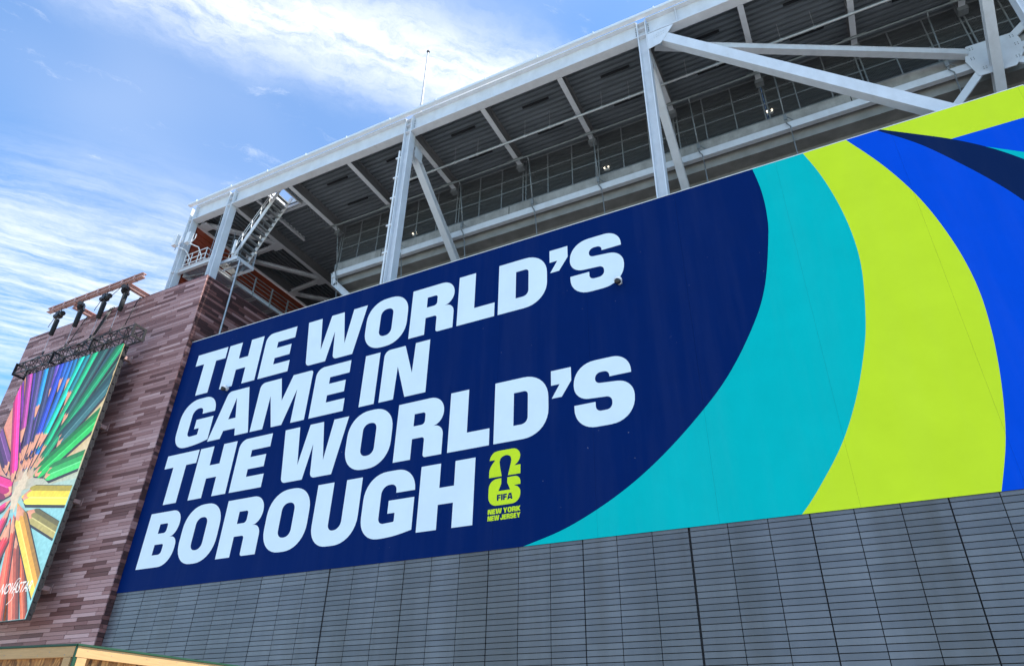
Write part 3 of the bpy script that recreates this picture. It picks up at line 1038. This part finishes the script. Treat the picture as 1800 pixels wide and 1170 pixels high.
# ------------------------------------------------------------------ left end: rust-red wall, catwalk, stair
rw = thing('rust_wall', (-33.9, 27, 22), 'rust red horizontal siding wall at the open left end of the canopy', 'wall')
MB().box(-34.2, -33.9, 21.0, 34, 21, 30.2).build('backing', M['rust'], rw)
z = 21.0
while z < 30.0:
    MB().add([(-33.895, 21.05, z), (-33.895, 33.95, z), (-33.82, 33.95, z + 0.02), (-33.82, 21.05, z + 0.02), (-33.86, 21.05, z + 0.36), (-33.86, 33.95, z + 0.36), (-33.895, 33.95, z + 0.37), (-33.895, 21.05, z + 0.37)],
             [(0, 1, 2, 3), (3, 2, 5, 4), (4, 5, 6, 7), (0, 3, 4, 7), (1, 6, 5, 2), (0, 7, 6, 1)]).build('siding_board', M['rust'], rw)
    z += 0.38
cw = thing('catwalk', (-32.4, 26, 26), 'grey steel catwalk with handrails along the rust red wall', 'catwalk')
b = MB()
yy = 20.95
while yy < 33.2:
    b.box(-33.5, -31.3, yy, yy + 0.03, 26.34, 26.38)
    yy += 0.09
b.build('grating', M['steel_dark'], cw)
for x in (-33.55, -31.25):
    MB().isec((x, 20.95, 26.27), (x, 33.2, 26.27), 0.26, 0.14, 0.02, 0.02, (0, 0, 1)).build('edge_beam', M['steel'], cw)
MB().isec((-33.74, 20.72, 26.4), (-30.86, 20.72, 26.4), 0.3, 0.2, 0.02, 0.02, (0, 0, 1)).build('front_channel', M['steel'], cw)
for k in range(8):
    y = 21.6 + k * 1.55
    MB().bar((-33.5, y, 26.2), (-31.3, y, 26.2), 0.12, 0.1).build('joist', M['white_metal'], cw)
    MB().bar((-33.5, y - 0.55, 26.13), (-31.3, y - 0.15, 26.13), 0.10, 0.05).build('angle_brace', M['galv'], cw)
for k in range(8):
    y = 22.8 + k * 1.45
    MB().box(-31.28, -31.2, y, y + 0.07, 26.2, 27.55).build('post', M['galv'], cw)
for z in (26.62, 26.95, 27.25, 27.52):
    MB().tube((-31.24, 22.7, z), (-31.24, 33.1, z), 0.025, 6).build('rail', M['galv'], cw)
for z in (26.85, 27.2, 27.6):
    MB().tube((-33.6, 20.75, z), (-31.75, 20.75, z), 0.03, 6).build('rail', M['white_metal'], cw)
for x in (-33.6, -33.0, -32.4, -31.75):
    MB().tube((x, 20.75, 26.5), (x, 20.75, 27.62), 0.028, 6).build('post', M['white_metal'], cw)
for z in (26.85, 27.2, 27.6):
    MB().tube((-31.75, 20.75, z), (-31.75, 21.9, z), 0.028, 6).build('rail', M['white_metal'], cw)
for p in ((-31.7, 20.98), (-31.2, 22.65), (-29.6, 22.5)):
    MB().tube((p[0], p[1], 26.4), (p[0], p[1], 30.4), 0.018, 5).build('hanger_rod', M['galv'], cw)
# ladder cage beside the tower column
cg = MB()
for k in range(7):
    cg.path([(-30.95, 21.3, 26.7 + k * 0.32), (-30.75, 21.55, 26.7 + k * 0.32), (-30.5, 21.75, 26.7 + k * 0.32)], 0.02, 5)
for q in ((-30.95, 21.3), (-30.72, 21.58), (-30.5, 21.75)):
    cg.tube((*q, 26.5), (*q, 29.0), 0.02, 5)
cg.build('safety_cage', M['steel_dark'], cw)

st = thing('roof_stair', (-29, 22, 26.5), 'steep open steel stair climbing from the landing to the roof hatch', 'stair')
zx = lambda z: -29.9 + (z - 27.4) / 1.65
d = Vector((1, 0, 1.65)).normalized()
for y in (21.5, 22.45):
    MB().obox((zx(26.45), y, 26.45), (zx(31.3), y, 31.3), Vector((-d.z, 0, d.x)) * 0.13, (0, 0.025, 0)).build('stringer', M['white_metal'], st)
for k in range(14):
    z = 26.85 + k * 0.31
    x = zx(z)
    MB().box(x - 0.08, x + 0.15, 21.53, 22.42, z - 0.03, z).box(x + 0.135, x + 0.15, 21.53, 22.42, z - 0.07, z - 0.031).build('tread', M['steel_dark'], st)
for y in (21.46,):
    for o_ in (0.55, 0.95):
        MB().tube((zx(26.6) - 0.1, y, 26.6 + o_), (zx(30.4) - 0.1, y, 30.4 + o_ * 0.9), 0.022, 6).build('handrail', M['white_metal'], st)
    for k in range(5):
        z = 26.8 + k * 0.85
        MB().tube((zx(z), y, z), (zx(z) - 0.1, y, z + 0.9), 0.018, 5).build('rail_post', M['white_metal'], st)
ld = MB().box(-31.18, -29.45, 21.2, 21.25, 26.32, 26.55).box(-31.18, -29.45, 22.5, 22.55, 26.32, 26.55).box(-29.5, -29.45, 21.252, 22.498, 26.32, 26.55).box(-31.18, -29.5, 21.8, 21.84, 26.34, 26.48)
lo_ = ld.build('landing', M['steel'], st)
gr = MB()
x = -31.16
while x < -29.52:
    gr.box(x, x + 0.03, 21.252, 22.498, 26.50, 26.54)
    x += 0.1
gr.build('grating', M['steel_dark'], lo_)
for q in ((-29.5, 21.25), (-29.5, 22.5), (-30.5, 22.52)):
    MB().tube((*q, 26.5), (*q, 27.65), 0.025, 6).build('landing_post', M['galv'], st)
for z in (27.05, 27.62):
    MB().tube((-30.5, 22.52, z), (-29.5, 22.52, z), 0.022, 6).build('landing_rail', M['galv'], st)

cd = MB().tube((-29.22, 21.3, 17.5), (-29.22, 21.3, 26.2), 0.055, 10)
for z in (20.5, 24.0):
    cd.tube((-29.22, 21.3, z), (-29.22, 21.3, z + 0.14), 0.07, 10)
cd.bar((-29.22, 21.3, 26.2), (-29.9, 21.3, 26.28), 0.07)
tag(cd.build('standpipe', M['galv'], None), 'tall blue-grey metal pipe standing from the banner up to the stair landing', 'pipe')

for (x, z, w_, lab, ax) in ((-34.2, 28.55, 0.34, 'grey antenna box on a curved arm left of the corner column', -33.2), (-33.0, 28.35, 0.32, 'grey antenna box on a curved arm right of the corner column', -32.1)):
    t = thing('antenna_box', (x, 20.2, z), lab, 'antenna', 'antenna boxes on the catwalk rail')
    MB().box(x - w_ / 2, x + w_ / 2, 20.08, 20.34, z - 0.38, z + 0.42).build('case', M['white_metal'], t)
    MB().path([(x + 0.1, 20.25, z - 0.42), (x + 0.35, 20.35, z - 0.5), (x + 0.75, 20.5, z - 0.72), (ax - 0.1, 20.68, z - 1.0), (ax, 20.75, z - 1.25), (ax, 20.75, z - 1.6)], 0.035, 7).build('arm', M['white_metal'], t, True)
    MB().tube((x + 0.1, 20.25, z - 0.7), (x + 0.1, 20.25, z - 0.382), 0.03, 6).build('mast_clamp', M['galv'], t)
    MB().path([(x + 0.25, 20.3, z - 0.25), (x + 0.45, 20.3, z - 0.1), (x + 0.45, 20.3, z + 0.25)], 0.03, 6).build('tilt_bracket', M['white_metal'], t)
tag(MB().tube((-29.85, 21.15, 26.75), (-29.85, 21.15, 27.75), 0.09, 12).tube((-29.85, 21.15, 26.55), (-29.85, 21.15, 26.75), 0.03, 6).build('canister_antenna', M['white_metal'], None, False), 'white upright canister at the foot of the steel stair', 'antenna')

am = thing('mast', (-16.9, 20.75, 31.5), 'thin white whip mast with black tip rising above the roof edge', 'mast')
MB().tube((-16.9, 20.75, 31.54), (-16.9, 20.75, 32.6), 0.085, 10).tube((-16.9, 20.75, 32.6), (-16.9, 20.75, 37.0), 0.06, 8, 0.05).build('pole', M['mast_grey'], am)
MB().sphere((-16.9, 20.75, 37.1), 0.10, 10, 6).build('tip', M['black'], am, True)
dp = MB().tube((-17.78, 20.55, 18.5), (-17.78, 20.55, 29.1), 0.055, 8)
for z in (22.3, 24.0, 25.8, 27.2, 28.6):
    dp.box(-17.95, -17.65, 20.5, 20.58, z - 0.05, z + 0.03)
tag(dp.build('conduit', M['white_metal']), 'white conduit strapped to the left edge of the second tall column', 'pipe')
for x, lab in ((-30.7, 'small metal roof hoop, left of two above the corner stair'), (-29.75, 'small metal roof hoop, right of two above the corner stair')):
    tag(MB().path([(x - 0.25, 21.2, 31.54), (x - 0.25, 21.2, 32.5), (x + 0.25, 21.2, 32.5), (x + 0.25, 21.2, 31.54)], 0.025, 6).build('roof_hoop', M['white_metal']), lab, 'rail', 'roof hoops')

# ------------------------------------------------------------------ screen, truss, hoists on the tower
scr = thing('led_screen', (-36.9, 18.6, 6.36), 'tall LED screen showing a ring of coloured pencils on the brick tower', 'screen')
SX0, SX1, SZ0, SZ1 = SCR
SY = 18.5
cab = MB().box(SX0 - 0.03, SX1 + 0.03, SY + 0.01, SY + 0.16, SZ0 - 0.03, SZ1 + 0.03)
cab.build('cabinet', M['black'], scr)
hw = MB()
z = SZ0 + 0.2
while z < SZ1:
    hw.box(SX1 + 0.032, SX1 + 0.06, SY + 0.05, SY + 0.18, z, z + 0.2)
    hw.box(SX1 - 0.03, SX1 + 0.05, SY + 0.162, SY + 0.24, z + 0.1, z + 0.3)
    z += 0.5
kind(hw.build('side_fittings', M['black'], scr), 'stuff')
MB().box(SX1 - 0.25, SX1 - 0.1, SY + 0.17, SY + 0.3, SZ0, SZ1).build('spine', M['black'], scr)
PENCILS = [
    (-40.23, 13.40, -38.15, 12.72, -37.52, 12.40, 1.03, 1.00, (190, 20, 110)),
    (-41.72, 16.77, -39.19, 14.33, -38.71, 13.56, 0.69, 0.64, (90, 40, 110)),
    (-40.62, 19.81, -39.00, 16.27, -38.56, 15.13, 0.45, 0.42, (165, 45, 145)),
    (-39.76, 19.80, -38.04, 15.17, -37.72, 13.97, 0.45, 0.41, (75, 55, 125)),
    (-39.16, 19.85, -38.50, 17.54, -38.24, 16.53, 0.42, 0.41, (20, 140, 225)),
    (-38.64, 19.77, -37.46, 15.26, -37.42, 14.11, 0.43, 0.39, (40, 45, 95)),
    (-38.11, 19.83, -37.83, 18.46, -37.60, 17.23, 0.39, 0.38, (110, 75, 205)),
    (-37.74, 19.82, -37.33, 15.70, -37.21, 14.39, 0.51, 0.48, (25, 55, 200)),
    (-37.37, 19.88, -37.22, 18.90, -37.06, 17.73, 0.42, 0.41, (20, 85, 190)),
    (-36.90, 19.84, -36.88, 15.68, -36.98, 14.48, 0.42, 0.40, (15, 100, 205)),
    (-36.60, 19.84, -36.49, 18.73, -36.45, 17.60, 0.40, 0.39, (0, 100, 160)),
    (-35.99, 19.80, -36.63, 15.57, -36.74, 14.57, 0.49, 0.46, (0, 215, 180)),
    (-35.57, 19.84, -35.93, 17.84, -35.93, 16.69, 0.46, 0.45, (0, 115, 130)),
    (-34.94, 19.83, -36.20, 14.85, -36.39, 13.82, 0.49, 0.46, (0, 175, 115)),
    (-34.18, 19.76, -35.37, 16.44, -35.49, 15.49, 0.56, 0.54, (25, 75, 70)),
    (-32.85, 19.78, -36.00, 14.19, -36.45, 13.47, 0.70, 0.66, (0, 135, 80)),
    (-32.60, 17.66, -34.98, 15.08, -35.14, 14.24, 1.00, 0.99, (35, 85, 90)),
    (-32.58, 15.64, -35.71, 13.48, -36.25, 13.14, 1.05, 1.05, (20, 165, 65)),
    (-32.57, 13.51, -34.81, 13.19, -35.31, 12.97, 0.93, 0.95, (50, 180, 85)),
    (-41.34, 19.15, -38.17, 13.73, -37.81, 12.94, 0.59, 0.53, (255, 30, 150)),
    (-32.66, 11.71, -35.84, 12.16, -36.53, 12.16, 0.90, 0.95, (250, 225, 60)),
    (-32.71, 10.12, -34.88, 11.02, -35.65, 11.36, 0.70, 0.73, (150, 140, 75)),
    (-33.42, 6.34, -35.34, 9.41, -35.74, 10.26, 0.59, 0.64, (195, 90, 65)),
    (-34.51, 6.52, -36.10, 10.23, -36.59, 11.34, 0.46, 0.50, (245, 95, 65)),
    (-36.58, 9.00, -36.45, 10.00, -36.74, 11.21, 0.62, 0.63, (235, 40, 60)),
    (-37.40, 10.03, -37.28, 11.06, -37.15, 11.84, 0.56, 0.57, (240, 40, 100)),
    (-38.62, 11.44, -37.68, 11.84, -37.33, 12.12, 0.42, 0.41, (230, 30, 110)),
    (-32.64, 7.66, -35.81, 10.96, -36.65, 11.88, 0.70, 0.76, (245, 180, 60)),
]
pic = MB()
pcol = []
layer = [0]


def ink(poly, col, base=False):
    poly = clip(poly, SX0, SX1, SZ0, SZ1)
    if len(poly) < 3:
        return
    layer[0] += 1
    n0 = len(pic.f)
    pic.poly([poly], SY - (0.0 if base else 0.00008 * layer[0]))
    pcol.extend([srgb(*[max(0, min(255, int(c))) for c in col])] * (len(pic.f) - n0))


# printed backdrop of the picture: warm paper above, pale blue below
for i in range(24):
    z0 = SZ0 + (SZ1 - SZ0) * i / 24
    z1 = SZ0 + (SZ1 - SZ0) * (i + 1) / 24
    t = i / 23
    for j in range(10):
        x0 = SX0 + (SX1 - SX0) * j / 10
        x1 = SX0 + (SX1 - SX0) * (j + 1) / 10
        sgl = j / 9
        top = (228 - 6 * sgl, 150 + 54 * sgl, 130 + 34 * sgl)
        bot = (150, 216, 226)
        k = min(1, max(0, (t - 0.36) / 0.2))
        ink([(x0, z0), (x1, z0), (x1, z1), (x0, z1)], [b_ + (a_ - b_) * k for a_, b_ in zip(top, bot)], True)


def pencil(ax, az, bx, bz, tx, tz, wa, wb, col):
    A, B, T = Vector((ax, az)), Vector((bx, bz)), Vector((tx, tz))
    D = (B - A).normalized()
    A = A - D * 0.5
    Nn = Vector((-D.y, D.x))
    sh = 0.07
    for s in (1.18,):
        o = Vector((sh, -sh))
        ink([tuple(A - Nn * wa * .5 * s + o), tuple(A + Nn * wa * .5 * s + o), tuple(B + Nn * wb * .5 * s + o), tuple(T + o), tuple(B - Nn * wb * .5 * s + o)], (52, 44, 48))
    F = [(-.5, -.22, 0.72), (-.22, .16, 1.0), (.16, .5, 1.16)]
    wood = (238, 168, 136)
    for f0, f1, k in F:
        ink([tuple(B + D * -0.02 + Nn * wb * f0), tuple(B - D * 0.02 + Nn * wb * f1), tuple(B.lerp(T, .8) + Nn * wb * f1 * .2), tuple(B.lerp(T, .8) + Nn * wb * f0 * .2)], [c * (0.78 + 0.22 * k) for c in wood])
    for f0, f1, k in F:
        fm = (f0 + f1) / 2
        e = wb * 0.28
        ink([tuple(A + Nn * wa * f0), tuple(A + Nn * wa * f1), tuple(B + Nn * wb * f1), tuple(B + D * e + Nn * wb * (fm * .6 + f1 * .4)), tuple(B + D * e * 1.15 + Nn * wb * fm), tuple(B + D * e * .8 + Nn * wb * (fm * .5 + f0 * .5)), tuple(B + Nn * wb * f0)], [min(255, c * k + (18 if k > 1 else 0)) for c in col])
    ink([tuple(A + Nn * wa * .10), tuple(A + Nn * wa * .17), tuple(B + Nn * wb * .17), tuple(B + Nn * wb * .10)], [min(255, c * 1.15 + 60) for c in col])
    q = B.lerp(T, .78)
    ink([tuple(q + Nn * wb * .11), tuple(q - Nn * wb * .11), tuple(T)], col)


# thinner pencils half hidden between the others
for k in range(46):
    a_ = rnd.uniform(0, 2 * math.pi)
    cx, cz = -36.9, 12.5
    l0, l1 = rnd.uniform(0.9, 2.2), 12
    hue = PENCILS[rnd.randrange(len(PENCILS))]
    ang = math.atan2(hue[1] - cz, hue[0] - cx) + rnd.uniform(-0.12, 0.12)
    dx, dz_ = math.cos(ang), math.sin(ang)
    if -0.9 < ang < 0.75 and abs(dx) > 0.5:
        continue
    pencil(cx + dx * l1, cz + dz_ * l1, cx + dx * (l0 + 0.9), cz + dz_ * (l0 + 0.9), cx + dx * l0, cz + dz_ * l0, 0.42, 0.36, [c * rnd.uniform(0.6, 1.1) for c in hue[8]])
for p in PENCILS:
    pencil(*p)
CREAM = [(-37.17, 13.26), (-37.15, 13.79), (-36.69, 13.34), (-36.47, 12.7), (-36.65, 12.43), (-36.66, 12.0), (-36.62, 11.48), (-36.89, 11.45), (-37.44, 12.1), (-37.42, 12.61), (-37.35, 12.98)]
cr_ = []
for i in range(len(CREAM)):
    a_, b_ = Vector(CREAM[i - 1]), Vector(CREAM[i])
    for j in range(3):
        q = a_.lerp(b_, j / 3)
        c_ = Vector((-37.0, 12.5))
        cr_.append(tuple(c_ + (q - c_) * (1.12 if j == 1 else 0.86)))
ink(cr_, (228, 212, 186))
pob = pic.build('picture', M['screen'], scr)
ca = pob.data.color_attributes.new('picture', 'FLOAT_COLOR', 'CORNER')
k = 0
for pi, pl_ in enumerate(pob.data.polygons):
    for li in pl_.loop_indices:
        ca.data[li].color = pcol[pi]
# maker's lettering at the foot of the screen
fc = bpy.data.curves.new('lettering', 'FONT')
fc.body = 'NOVASTAR'
fc.shear = 0.25
fc.size = 1.0
fc.offset = 0.012
fo = bpy.data.objects.new('lettering', fc)
COL.objects.link(fo)
bpy.context.view_layer.update()
tm = bpy.data.meshes.new_from_object(fo.evaluated_get(bpy.context.evaluated_depsgraph_get()))
bpy.data.objects.remove(fo)
xs = [v_.co.x for v_ in tm.vertices]
ys = [v_.co.y for v_ in tm.vertices]
kx, kz = 2.28 / (max(xs) - min(xs)), 0.47 / (max(ys) - min(ys))
lt = MB()
lt.add([(-35.23 + (v_.co.x - min(xs)) * kx, SY - 0.00008 * layer[0] - 0.004, 7.49 + (v_.co.y - min(ys)) * kz) for v_ in tm.vertices], [tuple(p.vertices) for p in tm.polygons])
sw = smooth_line([(-33.98, 7.95), (-34.02, 8.12), (-34.2, 8.05), (-34.28, 7.8), (-34.18, 7.55), (-34.05, 7.4), (-34.1, 7.2), (-34.34, 7.02)])
for a_, b_ in zip(sw[:-1], sw[1:]):
    y_ = SY - 0.00008 * layer[0] - 0.005
    lt.obox((a_[0], y_, a_[1]), (b_[0], y_, b_[1]), Vector((b_[1] - a_[1], 0, a_[0] - b_[0])).normalized() * 0.016, (0, 0.0008, 0))
lt.build('lettering', mat('lit_white_lettering', (0.02, 0.02, 0.02), emit=(1, 1, 1, 1), estr=0.36), scr)

tr = thing('box_truss', (-37.2, 18.6, 20.1), 'black box truss hanging level above the LED screen', 'truss')
TX0_, TX1_ = -42.15, -31.95
ty, tz = (18.28, 18.92), (20.12, 20.76)
for y in ty:
    for z in tz:
        MB().tube((TX0_, y, z), (TX1_, y, z), 0.035, 8).build('chord', M['black'], tr, True)
n = 15
st_ = (TX1_ - TX0_) / n
lat = []
for i in range(n):
    x0, x1 = TX0_ + i * st_, TX0_ + (i + 1) * st_
    f = i % 2
    b = MB()
    for y in ty:
        b.tube((x0, y, tz[f]), (x1, y, tz[1 - f]), 0.022, 6)
    for z in tz:
        b.tube((x0, ty[f], z), (x1, ty[1 - f], z), 0.022, 6)
    for (y0, z0), (y1, z1) in (((ty[0], tz[0]), (ty[0], tz[1])), ((ty[1], tz[0]), (ty[1], tz[1])), ((ty[0], tz[1]), (ty[1], tz[1])), ((ty[0], tz[0]), (ty[1], tz[0]))):
        b.tube((x1, y0, z0), (x1, y1, z1), 0.020, 6)
    b.build('lattice', M['black'], tr)
for x in (TX0_, (TX0_ * 2 + TX1_) / 3, (TX0_ + 2 * TX1_) / 3, TX1_):
    b = MB()
    for y in ty:
        b.box(x - 0.02, x + 0.02, y - 0.07, y + 0.07, tz[0] - 0.07, tz[1] + 0.07)
    for z in tz:
        b.box(x - 0.019, x + 0.019, ty[0] + 0.07, ty[1] - 0.07, z - 0.06, z + 0.06)
    b.build('end_plate', M['black'], tr)
for x in (-40.3, -38.2, -36.0, -34.3, -41.0, -33.0):
    MB().box(x - 0.06, x + 0.06, 18.52, 18.6, 19.9, 20.12).build('screen_hanger', M['black'], tr)

rb = thing('rigging_beam', (-37.6, 18.6, 24.5), 'mauve steel beam on two arms cantilevered over the tower top', 'beam')
MB().isec((-41.95, 18.6, 24.62), (-33.35, 18.6, 24.62), 0.28, 0.26, 0.035, 0.03, (0, 0, 1)).build('beam', M['pink_steel'], rb)
for x in (-39.45, -34.6):
    a = MB()
    a.isec((x, 18.62, 24.32), (x, 21.2, 24.32), 0.30, 0.24, 0.03, 0.03, (0, 0, 1))
    a.build('arm', M['pink_steel'], rb)
for i in range(8):
    x = -41.4 + i * 1.05
    MB().box(x - 0.04, x + 0.04, 18.455, 18.745, 24.465, 24.778).box(x - 0.06, x + 0.06, 18.53, 18.67, 24.40, 24.464).build('clamp', M['pink_steel'], rb)

HN = ['leftmost of four chain hoists hanging under the mauve beam', 'second chain hoist from the left under the mauve beam', 'third chain hoist from the left under the mauve beam', 'rightmost of four chain hoists hanging under the mauve beam']
HX = [(-40.6, -40.36, 0.05), (-38.55, -38.2, 0.75), (-36.35, -36.1, 0.05), (-34.65, -34.3, 0.85)]
for (x, xb, rot), lab in zip(HX, HN):
    h_ = thing('chain_hoist', (x, 18.6, 24.0), lab, 'hoist', 'chain hoists over the LED screen')
    d = Vector((math.cos(rot), -math.sin(rot), 0))
    c = Vector((x, 18.6, 23.98))
    m_ = MB().tube(c - d * 0.40, c + d * 0.40, 0.15, 14)
    m_.tube(c - d * 0.44, c - d * 0.405, 0.13, 14).tube(c + d * 0.405, c + d * 0.44, 0.13, 14)
    m_.obox(c - d * 0.16, c + d * 0.16, Vector((d.y, -d.x, 0)) * 0.17, (0, 0, 0.17))
    m_.build('motor', M['black'], h_, False)
    MB().path([c + Vector((0, 0, 0.15)), c + Vector((0.04, 0, 0.26)), c + Vector((0, 0, 0.34)), c + Vector((0, 0, 0.44))], 0.03, 6).build('hook', M['black'], h_)
    MB().tube((xb, 18.5, 23.50), (xb, 18.5, 22.45), 0.135, 14, 0.125).build('chain_bag', M['black_soft'], h_, True)
    MB().tube((xb - 0.1, 18.5, 23.5), (x - 0.1, 18.58, 23.85), 0.012, 5).tube((xb + 0.1, 18.5, 23.5), (x + 0.12, 18.58, 23.85), 0.012, 5).build('bag_straps', M['black'], h_)
    MB().tube((x, 18.6, 23.83), (x, 18.6, 21.45), 0.014, 6).build('chain', M['chain'], h_)
    MB().path([(x, 18.6, 21.45), (x, 18.6, 21.25)], 0.045, 8).tube((x, 18.6, 21.25), (x - 0.45, 18.35, 20.8), 0.022, 5).tube((x, 18.6, 21.25), (x + 0.45, 18.85, 20.8), 0.022, 5).build('sling', M['black'], h_)
    MB().path([c - d * 0.3 + Vector((0, -0.05, -0.1)), c - d * 0.42 + Vector((0, -0.05, -0.4)), c - d * 0.55 + Vector((0, -0.05, -0.55)), c - d * 0.62 + Vector((0, -0.05, -0.75))], 0.018, 5).build('control_lead', M['black'], h_)

CB = [((-39.58, -40.17), 'single black cable on the bricks left of the cable bundle'), ((-37.45, -37.93), 'left cable of the black bundle hanging from the tower top'), ((-37.3, -37.83), 'middle cable of the black bundle hanging from the tower top'), ((-37.15, -37.72), 'right cable of the black bundle hanging from the tower top'), ((-34.85, -35.08), 'single black cable on the bricks right of the cable bundle')]
for (xa, xb), lab in CB:
    tag(MB().path([(xa + 0.05, 20.2, 24.18), (xa, 19.66, 24.19), (xa - 0.05, 19.6, 23.9), (xb, 19.5, 22.3), (xb - 0.12, 19.1, 21.3), (xb - 0.2, 18.93, 20.8)], 0.028, 6).build('cable', M['black'], None, True), lab, 'cable', 'cables from the tower top')
tag(MB().path([(-36.35, 18.5, 23.9), (-36.0, 18.5, 23.75), (-35.5, 18.5, 23.9), (-35.1, 18.55, 24.3), (-34.9, 18.6, 24.4)], 0.02, 6).build('power_lead', M['black'], None, True), 'thin lead looping between the two right chain hoists', 'cable')

# ------------------------------------------------------------------ plywood hoarding at the lower left
hd = thing('hoarding', (-6.65, 4.3, 0), 'raw timber framed strand board hoarding at the bottom left corner', 'hoarding')
HZ = 2.44


def hoard(p, q, inward, mid):
    p, q, I = Vector((*p, 0)), Vector((*q, 0)), Vector((*inward, 0))
    d = (q - p).normalized()
    L = (q - p).length
    up = Vector((0, 0, 1))

    def piece(a, b, z0, z1, t0, t1, name, m):
        c0 = p + d * a + I * (t0 + t1) / 2
        c1 = p + d * b + I * (t0 + t1) / 2
        MB().obox(c0 + up * (z0 + z1) / 2, c1 + up * (z0 + z1) / 2, I * (t1 - t0) / 2, up * (z1 - z0) / 2).build(name, m, hd)
    piece(0.0, L, HZ - 0.105, HZ - 0.016, 0, 0.038, 'top_rail', M['pine'])
    piece(0.0, L, 0.02, 0.11, 0, 0.038, 'bottom_rail', M['pine'])
    x = 0.02
    while x < L - 0.1:
        piece(x, x + 0.089, 0.113, HZ - 0.108, 0.001, 0.039, 'stud', M['pine'])
        x += mid
    piece(0.01, L, 0.05, HZ - 0.02, 0.041, 0.055, 'strand_board', M['osb'])
    piece(-0.012, L, HZ - 0.013, HZ + 0.004, -0.012, 0.075, 'green_capping', M['green_edge'])
    k_ = MB()
    for i in range(int(L / 0.2)):
        a = 0.08 + i * 0.2 + rnd.uniform(-0.06, 0.06)
        zz = HZ - 0.06 + rnd.uniform(-0.03, 0.03)
        c = p + d * a
        k_.tube(c + up * zz, c + up * zz - I * 0.002, 0.004, 6)
    k_.build('nail_heads', M['steel_dark'], hd)


hoard((-6.672, 4.305), (-10.2, 3.92), (-0.109, 0.994), 0.61 * 2)
hoard((-6.645, 4.315), (-6.255, 9.3), (-0.997, 0.078), 0.61 * 2)
MB().box(-6.668, -6.649, 4.306, 4.34, 0.02, HZ - 0.015).build('corner_membrane', M['green_edge'], hd)
bpy.context.view_layer.update()
